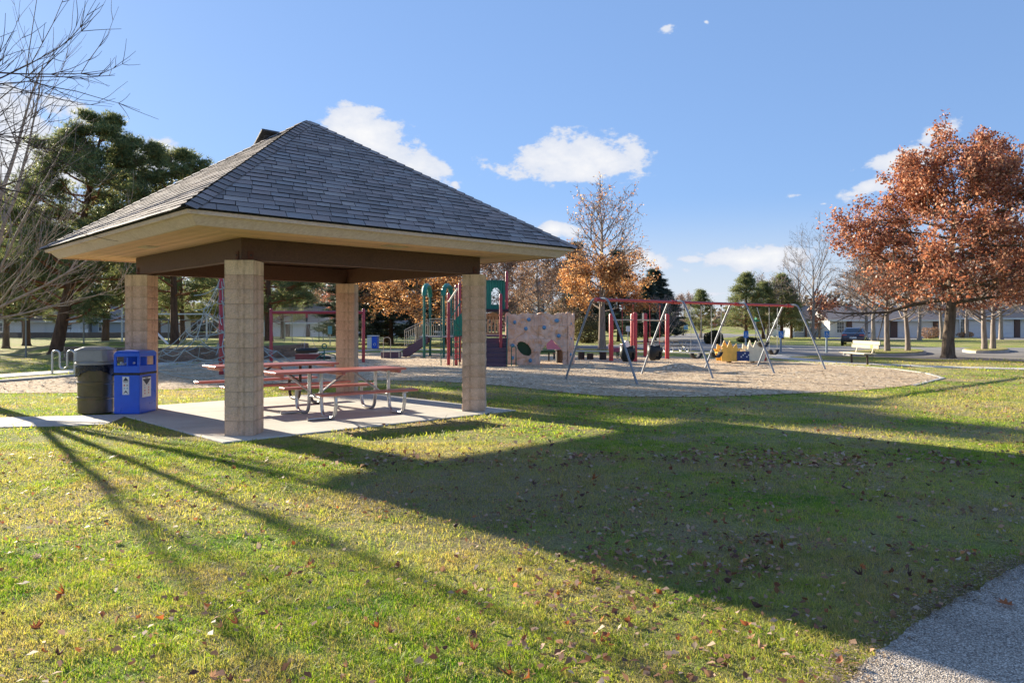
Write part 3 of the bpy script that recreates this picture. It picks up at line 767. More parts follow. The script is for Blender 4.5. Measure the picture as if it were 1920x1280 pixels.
for q, (vs, fl, sk, r_) in enumerate(indiv):
    if q < 300:
        c = sum(vs, Vector())/len(vs); b = MB(); b.add([v-c for v in vs], fl); b.m = 1; b0 = 0; b.f += sk; b.mi += [1]*len(sk)
        b.build('shingle', [M_SHING, M_BUTT], roof, loc=c)
    else:
        b0 = len(stuff0.v); stuff0.m = 0; stuff0.add(vs, fl); stuff0.f += [tuple(i+b0 for i in f) for f in sk]; stuff0.mi += [1]*len(sk)
stuff0.build('shingle_courses', [M_SHING, M_BUTT], roof)['kind'] = 'stuff'
# hip caps
for k in range(4):
    c0 = cd(1, k); p0 = Vector((*(c0*e), ZE)); p1 = Vector((0, 0, ZA)); D = (p1-p0).normalized(); L = (p1-p0).length
    sd_ = Vector((-c0.y, c0.x, 0)); n_ = int(L/.172)
    na = Vector((*((cd(1, k)+cd(1, k+1)).normalized()*(ZA-ZE)), hs)).normalized(); nb2 = Vector((*((cd(1, k)+cd(1, k-1)).normalized()*(ZA-ZE)), hs)).normalized()
    ua = (Vector((*(cd(1, k+1)-cd(1, k)).normalized(), 0))); ub = (Vector((*(cd(1, k-1)-cd(1, k)).normalized(), 0)))
    ta = D.cross(na); ta = ta if ta.dot(ua) > 0 else -ta; tb = D.cross(nb2); tb = tb if tb.dot(ub) > 0 else -tb
    for i in range(n_):
        a = p0+D*(i*.172-.02); wj = .145
        z0, z1 = .024, .010; b = MB(); up = (na+nb2).normalized()
        A = [a+ta*wj+up*z0, a+up*(z0+.006), a+tb*wj+up*z0]; B_ = [a+D*.2+ta*wj+up*z1, a+D*.2+up*(z1+.004), a+D*.2+tb*wj+up*z1]
        dn = [v-up*.016 for v in A]
        ctr = a; vs = [v-ctr for v in A+B_+dn]; flip = ta.cross(D).dot(na) < 0
        fs = [(0, 1, 4, 3), (1, 2, 5, 4)]; b.add(vs, fs); b.m = 1; b.f += [(6, 7, 1, 0), (7, 8, 2, 1)]; b.mi += [1, 1]
        b.build('hip_cap_shingle', [M_SHING, M_BUTT], roof, loc=ctr)
# drip edge under the first course, roof vent
b = MB()
for k in range(4):
    a0, a1 = cd(4.865, k), cd(4.865, k+1); c0, c1 = cd(4.80, k), cd(4.80, k+1)
    b.add([(*c0, ZE-.03), (*c1, ZE-.03), (*a1, ZE-.006), (*a0, ZE-.006), (*c1*.98, ZE-.028), (*c0*.98, ZE-.028)] if False else [(*c0, ZE-.03), (*c1, ZE-.03), (*a1, ZE-.008), (*a0, ZE-.008)], [(0, 1, 2, 3)])
b.build('drip_edge', plain('dark_brown_metal', (.03, .02, .016), .5), PV)
m_ = (cd(1, 2)+cd(1, 3)).normalized(); sdir = (cd(1, 3)-cd(1, 2)).normalized()
org = Vector((m_.x*hs, m_.y*hs, ZE)); S_ = Vector((sdir.x, sdir.y, 0)); Tt = (Vector((0, 0, ZA))-org).normalized(); N_ = S_.cross(Tt); N_ = N_ if N_.z > 0 else -N_
Mv = Matrix((S_, Tt, N_)).transposed(); pv = org+S_*.30+Tt*(SL*.80)
b = MB(); b.box((0, 0, .05), (.24, .24, .12)); b.box((0, 0, .02), (.42, .42, .012)); 
b.prism([(-.22, -.2), (.22, -.2), (.22, .2), (-.22, .2)], .12, .15); b.prism([(-.19, -.17), (.19, -.17), (.19, .17), (-.19, .17)], .15, .19)
o = b.build('roof_vent', plain('black_vent_metal', (.07, .068, .07), .6), PV, bevel=.012); o.matrix_local = Matrix.Translation(pv) @ Mv.to_4x4() @ Matrix.Scale(1.35, 4)

# ------------------------------------------------------------------ picnic tables
def arc_pts(path, rad=.1, n=5):
    """round the corners of a polyline"""
    path = [Vector(p) for p in path]; out = [path[0]]
    for i in range(1, len(path)-1):
        a, b_, c = path[i-1], path[i], path[i+1]; r1 = min(rad, (a-b_).length*.49, (c-b_).length*.49)
        s, e_ = b_+(a-b_).normalized()*r1, b_+(c-b_).normalized()*r1
        for k in range(n+1):
            t = k/n; out.append(s*(1-t)**2+b_*2*t*(1-t)+e_*t*t)
    out.append(path[-1]); return out
def picnic_table(name, label, loc, rz, steel, top=(-1.43, .94), bl=.885, ht=.78, hb=.445, group=None, stub=True, red=M_RED, sc=1.):
    t = thing(name, label, 'table', loc, rz, group)
    tl = top[1]-top[0]; tm = (top[0]+top[1])/2
    for i in range(3):
        b = MB(); b.box((tm, -.2525+.2525*i, ht-.02), (tl, .243, .04)); b.build('top_plank', red, t, bevel=.006)
    for x in (top[0]+.12, top[1]-.12, tm):
        b = MB(); b.box((x, 0, ht-.065), (.06, .70, .045)); b.build('cleat', red, t, bevel=.004)
    for s in (-1, 1):
        b = MB(); b.box((0, s*(.885-.125), hb-.02), (2*bl, .245, .04)); b.build('seat', red, t, bevel=.006)
    for x in (-.60, .66):
        for s in (-1, 1):
            yo, yi = s*.80, s*.24
            pts = arc_pts([(x, yo-.02*s, hb-.045), (x, yo, .26), (x, yo-.06*s, .03), (x, yi+.06*s, .03), (x, yi, .27), (x, yi, ht-.05)], .13, 6)
            b = MB(); b.tube(pts, .03, 10); b.build('leg', steel, t, smooth=True)
            b = MB(); b.box((x, yo-.06*s, hb-.05), (.05, .26, .012)); b.build('seat_bracket', steel, t)
            if stub and x < 0:
                b = MB(); b.tube([(x-.38, s*.56, .031), (x-.03, s*.56, .031)], .03, 10); b.build('foot', steel, t, smooth=True)
        b = MB(); b.tube([(x, -.24, .33), (x, .24, .33)], .022, 8); b.build('cross_rail', steel, t, smooth=True)
    for s in (-1, 1):
        x = -.60 if s < 0 else .66
        for y in (-.02, .02):
            b = MB(); b.tube([(x, y, .33), (.03+.06*s, y, ht-.055)], .014, 6); b.build('brace', steel, t, smooth=True)
    if stub:
        b = MB(); b.tube([(-.60, 0, .33), (-1.1, 0, ht-.06)], .014, 6); b.build('brace', steel, t, smooth=True)
    return t
picnic_table('picnic_table', 'red plank picnic table on shiny galvanised legs, nearest under the shelter', (-2.84, 13.08, .021), .67, M_GALV, group='picnic tables under the shelter')
picnic_table('picnic_table', 'red plank picnic table on dark brown legs behind the near block column', (-4.66, 14.72, .021), .68, M_BRN, top=(-1.22, 1.22), bl=1.22, group='picnic tables under the shelter', stub=False)
t = picnic_table('picnic_table', 'weathered grey picnic table by the parking lot beyond the red bar frame', (9.5, 43.8, 0), .25, M_GALV, top=(-1.22, 1.22), bl=1.22, stub=False, red=plain('grey_weathered_plank', (.22, .17, .13), .8))
t.scale = (.78, .78, .78)

# ------------------------------------------------------------------ bins
D = thing('trash_drum', 'dark olive steel drum trash can with a grey domed lid and black liner', 'trash can', (-7.30, 13.25, .022))
prof = [(.275, 0), (.285, .012)]
for zz in (.27, .53):
    prof += [(.285, zz-.03), (.297, zz-.012), (.297, zz+.012), (.285, zz+.03)]
prof += [(.285, .80), (.293, .81), (.293, .83)]
b = MB(); b.lathe(prof, 64); b.build('drum', M_DRUM, D, smooth=False)
rs = random.Random(2); b = MB(); n = 40; vs = []; rows = [(.300, .845), (.308, .81), (.312, .78), (.308, .745)]
for i, (r, z) in enumerate(rows):
    for j in range(n):
        a = 2*math.pi*j/n; rr_ = r+rs.uniform(-.012, .012)*(i > 0); dz = -.06*(1+math.sin(a*2+1))*(i == 3)+rs.uniform(-.012, .012)*i/2
        vs.append((rr_*math.cos(a), rr_*math.sin(a), z+dz))
b.add(vs, [(i*n+j, (i+1)*n+j, (i+1)*n+(j+1) % n, i*n+(j+1) % n) for i in range(3) for j in range(n)]); b.build('liner', M_BLACK, D, smooth=True)
# lid: square shouldered hood with two flaps
b = MB(); b.lathe([(.325, .845), (.330, .87), (.31, .90), (.29, .905)], 32); b.build('lid_rim', M_LID, D, smooth=True)
def frust(b, sx0, sy0, z0, sx1, sy1, z1, c=.07):
    def ring_(sx, sy, z): return [(sx-c, -sy, z), (sx, -sy+c, z), (sx, sy-c, z), (sx-c, sy, z), (-sx+c, sy, z), (-sx, sy-c, z), (-sx, -sy+c, z), (-sx+c, -sy, z)]
    v = ring_(sx0, sy0, z0)+ring_(sx1, sy1, z1); b.add(v, [(i, (i+1) % 8, 8+(i+1) % 8, 8+i) for i in range(8)]+[tuple(range(8, 16)), tuple(range(7, -1, -1))])
b = MB(); frust(b, .285, .285, .90, .265, .265, 1.10); frust(b, .280, .280, 1.10, .17, .17, 1.155); b.build('lid', M_LID, D, bevel=.012, seg=2)
for s in (0, 1, 3):
    M_ = Matrix.Rotation(s*math.pi/2, 4, 'Z')
    b = MB(); b.box((0, -.281, 1.0), (.34, .012, .17)); o = b.build('flap', plain('grey_flap_plastic', (.24, .25, .25), .4), D, bevel=.006); o.matrix_local = M_ @ Matrix.Rotation(-.10, 4, 'X') @ Matrix.Translation((0, .1, .02))
    if s == 0: 
        b = MB(); b.add([(.105, -.2885, 1.0), (.135, -.2885, 1.0), (.132, -.2885, 1.035), (.108, -.2885, 1.035)], [(0, 1, 2, 3)]); b.add([(.12+.012*math.cos(k), -.2885, 1.05+.012*math.sin(k)) for k in np.linspace(0, 6.28, 9)[:-1]], [tuple(range(8))]); b.add([(.095, -.2885, .975), (.145, -.2885, .975), (.145, -.2885, .985), (.095, -.2885, .985)], [(0, 1, 2, 3)]); b.build('print', M_WHITE, o)
D.rotation_euler = (0, 0, .12)
Bn = thing('recycling_bin', 'bright blue plastic recycling bin with window openings and white recycling stickers beside the drum', 'recycling bin', (-6.62, 13.28, .022), -.02)
hx, hy, Hb = .225, .30, 1.09
b = MB(); b.box((0, 0, .35), (2*hx, 2*hy, .70)); b.build('lower_shell', M_BLUE, Bn, bevel=.02, seg=2)
b = MB(); b.box((0, 0, .69), (2*hx+.012, 2*hy+.012, .05)); b.build('liner_edge', M_BLACK, Bn, bevel=.01)
hood = MB(); z0, z1, z2, z3 = .705, .83, .985, 1.05
hood.box((0, 0, (z0+z1)/2), (2*hx, 2*hy, z1-z0))
for sx in (-1, 1):
    for sy in (-1, 1): hood.box((sx*(hx-.022), sy*(hy-.022), (z1+z2)/2), (.044, .044, z2-z1+.004))
hood.box((0, 0, (z2+z3)/2), (2*hx, 2*hy, z3-z2))
hood.build('hood', M_BLUE, Bn, bevel=.008)
b = MB(); c = .07
v = [(sx*hx, sy*hy, z3) for sx, sy in ((-1,-1),(1,-1),(1,1),(-1,1))]+[(sx*(hx-.03), sy*(hy-.03), z3+.03) for sx, sy in ((-1,-1),(1,-1),(1,1),(-1,1))]+[(sx*(hx-.09), sy*(hy-.09), z3+.042) for sx, sy in ((-1,-1),(1,-1),(1,1),(-1,1))]
b.add(v, [(0,1,5,4),(1,2,6,5),(2,3,7,6),(3,0,4,7),(4,5,9,8),(5,6,10,9),(6,7,11,10),(7,4,8,11),(8,9,10,11),(3,2,1,0)]); b.build('hood_top', M_BLUE, Bn, bevel=.01, seg=2)
b = MB(); b.box((0, 0, .90), (.03, 2*hy-.05, .15)); b.box((0, 0, .90), (2*hx-.05, .03, .15)); b.build('divider', M_BLUE, Bn)
rs = random.Random(4); b = MB()
for i in range(5):
    a = Vector((rs.uniform(-.15, .0), rs.uniform(-.2, -.05), .845)); b.tube([a, a+Vector((rs.uniform(-.1, .1), rs.uniform(-.05, .05), .03))], .022, 6)
tr = b.build('litter', M_WHITE, Bn)
def sticker(parent, M_, w, h, kind):
    b = MB(); b.box((0, 0, 0), (w, .003, h)); o = b.build('sticker', M_WHITE, parent); o.matrix_local = M_
    z = -.0025
    def tri(pts, mat): 
        b = MB(); b.add([(p[0], z, p[1]) for p in pts], [tuple(range(len(pts)))]); return b.build('print', mat, o)
    if kind == 0:
        tri([(-w/2+.008, h/2-.075), (w/2-.008, h/2-.075), (0, h/2-.008)], M_INK); tri([(-w/2+.008, -h/2+.01), (0, -h/2+.045), (w/2-.008, -h/2+.01), (0, -h/2+.075)], M_INK)
        ty = h/2-.092
    else:
        tri([(-w/2+.006, h/2-.045), (0, h/2-.155), (w/2-.006, h/2-.045)], M_INK); tri([(-w/2, h/2), (-w/2, h/2-.02), (w/2, h/2-.02), (w/2, h/2)], M_INK)
        ty = h/2-.032
    text('Recycle', .030 if kind else .026, M_INK, o, Matrix.Translation((0, -.003, ty)) @ Matrix.Rotation(R(90), 4, 'X'), 'lettering')
    rs2 = random.Random(kind+3); cols = [M_LBLUE, M_INK, plain('red_print', (.5, .07, .05), .5, var=.02), M_LBLUE, plain('grey_print', (.35, .38, .4), .5, var=.02)]
    y = ty-.07 if kind == 0 else ty-.13
    while y > -h/2+(.09 if kind == 0 else .03):
        for x in (-w*.22, w*.22):
            a = rs2.uniform(.012, .02); hgt = rs2.uniform(.022, .034); tri([(x-a, y), (x+a, y), (x+a*.6, y+hgt), (x-a*.5, y+hgt*.9)], rs2.choice(cols))
        y -= .048
sticker(Bn, Matrix.Translation((-.01, -hy-.003, .49)), .115, .31, 0)
sticker(Bn, Matrix.Translation((hx+.003, -.06, .46)) @ Matrix.Rotation(math.pi/2, 4, 'Z'), .30, .36, 1)
# bike rack
BR = thing('bike_rack', 'galvanised wave shaped bike rack beside the footpath left of the drum', 'bike rack', (-14.55, 23.9, 0), .06)
pts = []; x = 0; hgt = .74; rad = .115
path = [(0, 0, -.05), (0, 0, hgt-rad)]
def half(cx_, z, up, n=8):
    return [(cx_-rad*math.cos(math.pi*k/n), 0, z+(1 if up else -1)*rad*math.sin(math.pi*k/n)) for k in range(n+1)]
path += half(rad, hgt-rad, True); path += half(3*rad, .16+rad, False); path += half(5*rad, hgt-rad, True); path += [(6*rad, 0, -.05)]
b = MB(); b.tube(path, .032, 10); b.build('tube', M_GALV, BR, smooth=True)

# ------------------------------------------------------------------ swing set
from mathutils import noise as mnoise
gl = [G(1063.6, 710), G(1199.7, 697), G(1314, 692), G(1424, 686)]; gr = [G(1193, 722), G(1334.7, 707.4), G(1446, 699), G(1544.7, 693)]
m1, m4 = (gl[0]+gr[0])/2, (gl[3]+gr[3])/2; BZ = 2.24
SW = thing('swing_set', 'long swing set with a red top beam on four galvanised A frames', 'swing set', m1)
ax = (m4-m1).normalized(); sx = Vector((ax.y, -ax.x, 0)); BL = (m4-m1).length
b = MB(); b.tube([Vector((0, 0, BZ))-ax*.05, Vector((0, 0, BZ))+ax*(BL+.05)], .045, 10); b.build('top_beam', M_SWRED, SW, smooth=True)
for i in range(4):
    c = ax*(BL*i/3)
    for s in (-1, 1):
        foot = c+sx*s*1.33+Vector((0, 0, -.05)); top = c+sx*s*.20+Vector((0, 0, BZ+.0))
        sh = c+sx*s*.36+Vector((0, 0, BZ-.04))
        pts = arc_pts([foot, foot.lerp(sh, .5), c+sx*s*.27+Vector((0, 0, BZ+.03)), c+Vector((0, 0, BZ+.03))], .20, 7)
        b = MB(); b.tube(pts, .032, 10); b.build('leg', M_SLEG, SW, smooth=True)
    b = MB(); b.tube([c+Vector((0, 0, BZ))-ax*.17, c+Vector((0, 0, BZ))+ax*.17], .062, 10); b.build('beam_fitting', M_SWRED, SW, smooth=True)
def beam_at(px):
    k = (px-960)/F_PX; return (k*m1.y-m1.x)/(ax.x-k*ax.y)
def chain(b, a, c, r=.011): 
    a, c = Vector(a), Vector(c); n = max(4, int((c-a).length/.11))
    for i in range(n):
        p, q = a.lerp(c, i/n), a.lerp(c, (i+1.12)/n); s = Vector((.006, 0, 0)) if i % 2 else Vector((0, .006, 0))
        b.tube([p, q], r*.8, 4, cap=False)
def swing(px, kind, label, lift=0., w=.56):
    s0 = beam_at(px); root = m1+ax*s0
    t = thing('swing', label, 'swing', (root.x, root.y, 0), math.atan2(ax.y, ax.x), 'swings hanging from the long red beam')
    zb = .72 if kind == 'bucket' else .50
    zb += lift; off = -lift*1.3
    for s in (-1, 1):
        hw = w/2 if kind != 'bucket' else .24
        b = MB(); b.box((s*hw, 0, BZ-.06), (.06, .03, .07)); b.build('hanger', M_BLACK, t)
        b = MB(); chain(b, (s*hw, 0, BZ-.09), (s*hw*.93, off, zb+.20), .013)
        b.build('chain', M_SWRED if kind == 'bucket' else M_CHAIN, t)
    if kind == 'bucket':
        b = MB(); V = []; n = 14; rows = [(.205, .20), (.215, .05), (.20, -.08), (.12, -.19)]
        for r, z in rows:
            for j in range(n):
                a = 2*math.pi*j/n; zz = z+(.05*math.cos(2*a) if z > .1 else 0); V.append((r*math.cos(a)*1.05, off+r*math.sin(a)*.8, zb+zz))
        F_ = []
        for i in range(3):
            for j in range(n):
                if i >= 1 and j in (2, 3, 4, 9, 10, 11) and i == 2: continue
                if i == 1 and j in (3, 10): continue
                F_.append((i*n+j, i*n+(j+1) % n, (i+1)*n+(j+1) % n, (i+1)*n+j))
        b.add(V, F_); o = b.build('bucket_seat', M_RUB, t, smooth=True); m = o.modifiers.new('s', 'SOLIDIFY'); m.thickness = .03
        b = MB(); b.box((0, off, zb-.17), (.24, .20, .03)); b.build('crotch_strap', M_RUB, t, bevel=.01)
    else:
        n = 10; V = []
        for i in range(n+1):
            u = i/n*2-1; z = zb+.17*abs(u)**2.2-.0
            for y in (-.09, .09): V += [(u*w*.47, off+y, z)]
        b = MB(); b.add(V, [(2*i, 2*i+1, 2*i+3, 2*i+2) for i in range(n)]); o = b.build('belt_seat', M_RUB, t, smooth=True)
        m = o.modifiers.new('s', 'SOLIDIFY'); m.thickness = .02
    return t
swing(1177, 'bucket', 'black toddler bucket swing on red chains, nearest the shelter end of the red beam')
swing(1228, 'bucket', 'black toddler bucket swing on red chains, beside the second A frame')
swing(1305, 'belt', 'black belt swing on steel chains just right of the second A frame')
swing(1343, 'belt', 'black belt swing on steel chains in front of the dark box hedge')
swing(1411, 'belt', 'black belt swing riding highest, above the yellow spring toy', .30)
swing(1450, 'belt', 'black belt swing between the last two A frames, right of the yellow spring toy')
# ------------------------------------------------------------------ red frame with a tyre swing
pR, pL = G(681.5, 679.5), None
pL = Vector((-9.95, 31.2, 0)); hb_ = 2.12
TS = thing('swing_stand', 'dark red single bay swing frame seen under the shelter roof', 'swing frame', pR)
for p in (pR, pL):
    q = p-pR; b = MB(); b.tube([q+Vector((0, 0, -.05)), q+Vector((0, 0, 2.16)), q+Vector((0, 0, 2.20)), q+Vector((0, 0, 2.235))], [.068, .068, .055, .02], 12); b.build('post', M_POLE, TS, smooth=True)
b = MB(); b.tube([Vector((0, 0, hb_-.06)), pL-pR+Vector((0, 0, hb_-.06))], .062, 12); b.build('top_beam', M_POLE, TS, smooth=True)
k = (575-960)/F_PX; dd = (pL-pR); tt = (k*pR.y-pR.x)/(dd.x-k*dd.y); pc_ = pR+dd*tt
b = MB(); b.tube([pc_-pR+Vector((0, 0, hb_-.06)), pc_-pR+Vector((0, 0, hb_-.28))], .05, 8); b.build('swivel', M_POLE, TS, smooth=True)
TY = thing('tyre_swing', 'black tyre swing hanging on three chains from the dark red frame', 'tyre swing', (pc_.x, pc_.y, 0))
b = MB(); b.tube([(.0, 0, hb_-.28), (.0, 0, hb_-.45)], [.05, .03], 8); b.build('swivel_cover', M_RUB, TY)
for i in range(3):
    a = i*2.094+.5; b = MB(); chain(b, (0, 0, hb_-.42), (.36*math.cos(a), .36*math.sin(a), .58), .011); b.build('chain', M_CHAIN, TY)
b = MB(); b.tube([(.38*math.cos(a), .38*math.sin(a), .50) for a in np.linspace(0, 2*math.pi, 25)[:-1]], .10, 10, closed=True); b.build('tyre', M_RUB, TY, smooth=True)
# ------------------------------------------------------------------ rope net climber
mst = G(415, 702.5); NC = thing('rope_net_climber', 'rope net climber of slack grey ropes around a tall crimson mast', 'climbing net', mst)
b = MB(); b.tube([(0, 0, -.05), (0, 0, 3.5), (0, 0, 3.56)], [.075, .075, .03], 12); b.build('mast', M_POLE, NC, smooth=True)
rs = random.Random(11); n = 9; rings = [(3.2, .5), (2.65, .95), (2.1, 1.35), (1.55, 1.8), (1.05, 2.35)]; nodes = []
def jit(p, s): return Vector(p)+Vector([rs.uniform(-s, s) for _ in range(3)])
for ri, z in [(3.1, .10), (2.7, .32), (2.15, .50), (1.6, .85), (1.05, 1.30), (.55, 1.9)]:
    row = []
    for j in range(n):
        a = 2*math.pi*j/n+.2; low = 1. if math.cos(a) < .2 else .75
        row.append(jit((ri*math.cos(a), ri*math.sin(a), z*low), .12 if z > .2 else .02))
    nodes.append(row)
def rope(b, a, c, sag, r=.013):
    a, c = Vector(a), Vector(c); b.tube([a.lerp(c, t)-Vector((0, 0, 4*sag*t*(1-t))) for t in (0, .25, .5, .75, 1)], r, 5, cap=False)
for j in range(n):
    b = MB(); chain_pts = [nodes[i][j] for i in range(6)]+[Vector((0, 0, 2.6+.08*j))]
    for i in range(6): rope(b, chain_pts[i], chain_pts[i+1], rs.uniform(.0, .10))
    b.build('radial_rope', M_ROPE, NC)
for i in range(1, 6):
    b = MB()
    for j in range(n): rope(b, nodes[i][j], nodes[i][(j+1) % n], rs.uniform(.02, .22))
    b.build('ring_rope', M_ROPE, NC)
for i in range(1, 5):
    for j in range(0, n, 1):
        if rs.random() < .6: b = MB(); rope(b, nodes[i][j], nodes[i+1][(j+1) % n], rs.uniform(.0, .2), .011); b.build('cross_rope', M_ROPE, NC)
for z in (.5, .95, 1.4, 1.85, 2.3, 2.75):
    b = MB(); b.tube([(.12*math.cos(a), .12*math.sin(a), z+.10*math.sin(a*1.)) for a in np.linspace(0, 2*math.pi, 13)[:-1]], .016, 5, closed=True); b.build('mast_rope_loop', M_ROPE, NC)
    a = rs.uniform(0, 6.28); 
    for kx in (0, 2.1, 4.2):
        b = MB(); rope(b, (.1*math.cos(a+kx), .1*math.sin(a+kx), z), (.8*math.cos(a+kx+.5), .8*math.sin(a+kx+.5), z-.3), .08, .014); b.build('inner_rope', M_ROPE, NC)
b = MB(); b.tube([(-2.2, .3, 1.35), (-1.75, .2, .95)], .035, 6); b.build('rope_sleeve', M_TAPE, NC)
# ------------------------------------------------------------------ play structure
PSo = Vector((-1.2, 29.9, 0)); PS = thing('play_structure', 'tall play structure with crimson posts, teal panels and plum steps behind the right column', 'play structure', PSo)
def post(par, x, y, h, r=.062, mat=M_POLE, name='post', o=PSo):
    b = MB(); b.tube([Vector((x, y, -.05))-o, Vector((x, y, h-.07))-o, Vector((x, y, h-.02))-o, Vector((x, y, h))-o], [r, r, r*.75, r*.25], 10); return b.build(name, mat, par, smooth=True)
def XZ(px, py, Y): return Vector(((px-960)/F_PX*Y, Y, CAMZ-(py-HOR)/F_PX*Y))
P_ = {}
for px, Y, py in [(841,28.9,548),(855.5,29.4,533),(939,28.7,550),(950,30.9,508),(908,31.2,513),(862,31.4,530)]:
    q = XZ(px, py, Y); post(PS, q.x, Y, q.z)
def pbox(par, name, mat, c, sz, rz=0, bevel=.01, o=PSo):
    b = MB(); b.box((0, 0, 0), sz); q = b.build(name, mat, par, bevel=bevel); q.location = Vector(c)-o; q.rotation_euler = (0, 0, rz); return q
for px, Y in [(841,28.9),(855.5,29.4),(939,28.7),(950,30.9),(908,31.2)]:
    for z in (1.0, 1.9, 2.5):
        b = MB(); b.tube([Vector(((px-960)/F_PX*Y, Y, z))-PSo, Vector(((px-960)/F_PX*Y, Y, z+.06))-PSo], .075, 10); b.build('clamp', M_POLE, PS, smooth=True)
pbox(PS, 'deck', M_PURP, (-1.25, 30.2, 1.12), (2.05, 1.9, .07))
pbox(PS, 'upper_deck', plain('dark_deck', (.03, .02, .03), .6), (-.70, 30.3, 2.12), (1.15, 1.5, .10))
# stairs
for i in range(6):
    z = 1.10*(i+.6)/6; y = 27.9+i*.24
    pbox(PS, 'step', M_PURP, (-.62, y+.02, z), (.84, .26, .04)); pbox(PS, 'riser', M_PURP, (-.62, y-.10, z-.10), (.84, .02, .17), bevel=0)
for s in (-1, 1):
    x = -.62+s*.44; b = MB(); b.prism([(27.78, 0), (28.05, 0), (29.3, .98), (29.3, 1.16), (29.1, 1.16), (27.78, .14)], -.012, .012, M=Matrix(((0, 0, 1), (1, 0, 0), (0, 1, 0))), o=Vector((x, 0, 0))-PSo); b.build('stringer', M_PURP, PS)
    pts = arc_pts([(x, 27.75, -.03), (x, 27.75, .72), (x, 27.95, .86), (x, 29.2, 1.95), (x, 29.2, 1.2)], .15, 4)
    b = MB(); b.tube([Vector(p)-PSo for p in pts], .02, 6); b.build('handrail', M_GREEN, PS, smooth=True)
    b = MB(); b.tube([Vector((x, 27.8, .45))-PSo, Vector((x, 29.2, 1.6))-PSo], .016, 6); b.build('lower_rail', M_BEIGE if s > 0 else M_GREEN, PS)
b = MB(); x = -.02; pts = arc_pts([(x, 28.2, -.03), (x, 28.2, .75), (x+.17, 28.2, .75), (x+.17, 28.2, -.03)], .085, 6); b.tube([Vector(p)-PSo for p in pts], .02, 6); b.build('entry_hoop', M_GREEN, PS, smooth=True)
# teal panel with an arch window
b = MB(); X0, X1, Z0, Z1, Yp = -1.15, -.28, 2.2, 3.33, 31.05; nx, nzz = 26, 30; V = []; F_ = []
for j in range(nzz+1):
    for i in range(nx+1):
        u = i/nx; x = X0+(X1-X0)*u; V.append((x, Yp+.018*math.cos(u*math.pi*18), Z0+(Z1-Z0)*j/nzz+(.07*math.sin(math.pi*u) if j == nzz else 0)))
for j in range(nzz):
    for i in range(nx):
        u, v = (i+.5)/nx-.56, (j+.5)/nzz; 
        if abs(u) < .20 and .18 < v < .60 or ((u/.20)**2+((v-.60)/.17)**2 < 1): continue
        F_.append((j*(nx+1)+i, j*(nx+1)+i+1, (j+1)*(nx+1)+i+1, (j+1)*(nx+1)+i))
b.add([Vector(v)-PSo for v in V], F_); o = b.build('arch_window_panel', M_GRNP, PS); m = o.modifiers.new('s', 'SOLIDIFY'); m.thickness = .03
pbox(PS, 'panel_rail', M_GREEN, (-.70, 31.0, 3.36), (.90, .04, .04)); pbox(PS, 'panel_rail', M_GREEN, (-.70, 31.0, 2.2), (.90, .04, .04))
# tan picket panel with arched head
for i in range(5):
    x = -1.12+i*.14; pbox(PS, 'picket', M_TAN, (x, 30.9, 1.55), (.068, .03, .70))
b = MB(); b.prism([(-1.17, 1.86)]+[(-.83+.36*math.cos(a), 1.86+.19*math.sin(a)) for a in np.linspace(math.pi, 0, 9)]+[(-.48, 1.78), (-1.17, 1.78)], -.015, .015, M=Matrix(((1, 0, 0), (0, 0, -1), (0, 1, 0))), o=Vector((0, 30.9, 0))-PSo); b.build('arched_panel_head', M_TAN, PS)
pbox(PS, 'panel_foot', M_TAN, (-.83, 30.9, 1.2), (.70, .03, .09))
# teal climbers left of the block column
def pole(par, a, c, r, mat, name, o=PSo, n=6):
    b = MB(); b.tube([Vector(a)-o, Vector(c)-o], r, n); return b.build(name, mat, par, smooth=True)
q0 = G(827, 686); zt = XZ(827, 539, q0.y).z
b = MB(); b.tube([Vector(p)-PSo for p in arc_pts([(q0.x, q0.y, -.03), (q0.x, q0.y, zt), (q0.x+.55, q0.y+.1, zt), (q0.x+.55, q0.y+.4, 1.1)], .1, 4)], .02, 6); b.build('climber_frame', M_GREEN, PS, smooth=True)
for px, Yb in ((851, 28.3), (862, 28.8)): pole(PS, ((px-960)/F_PX*Yb, Yb, -.03), ((px-960)/F_PX*Yb, Yb, 2.55), .022, M_GREEN, 'climber_post')
for i in range(7):
    z = .25+i*.22; pole(PS, ((851-960)/F_PX*28.3, 28.3, z), ((862-960)/F_PX*28.8, 28.8, z), .015, M_GREEN, 'rung')
pole(PS, (-2.25, 28.3, 1.9), (-1.95, 28.8, 2.45), .022, M_GREEN, 'brace'); pole(PS, (-2.2, 28.5, 1.75), (-1.85, 28.8, 1.15), .02, M_GREEN, 'brace')
pole(PS, XZ(841, 566, 28.4), XZ(858, 541, 28.6), .035, M_CREAM, 'pale_handle')
b = MB(); b.prism([(0, 0), (.55, 0), (.55, .75), (.3, .85), (0, .55)], -.02, .02, M=Matrix(((1, 0, 0), (0, 0, -1), (0, 1, 0))), o=Vector((-2.25, 29.1, 1.15))-PSo); b.build('guard_panel', M_GRNP, PS)
pole(PS, (-2.12, 28.75, -.03), (-2.12, 28.75, .95), .06, M_SWRED, 'short_post')
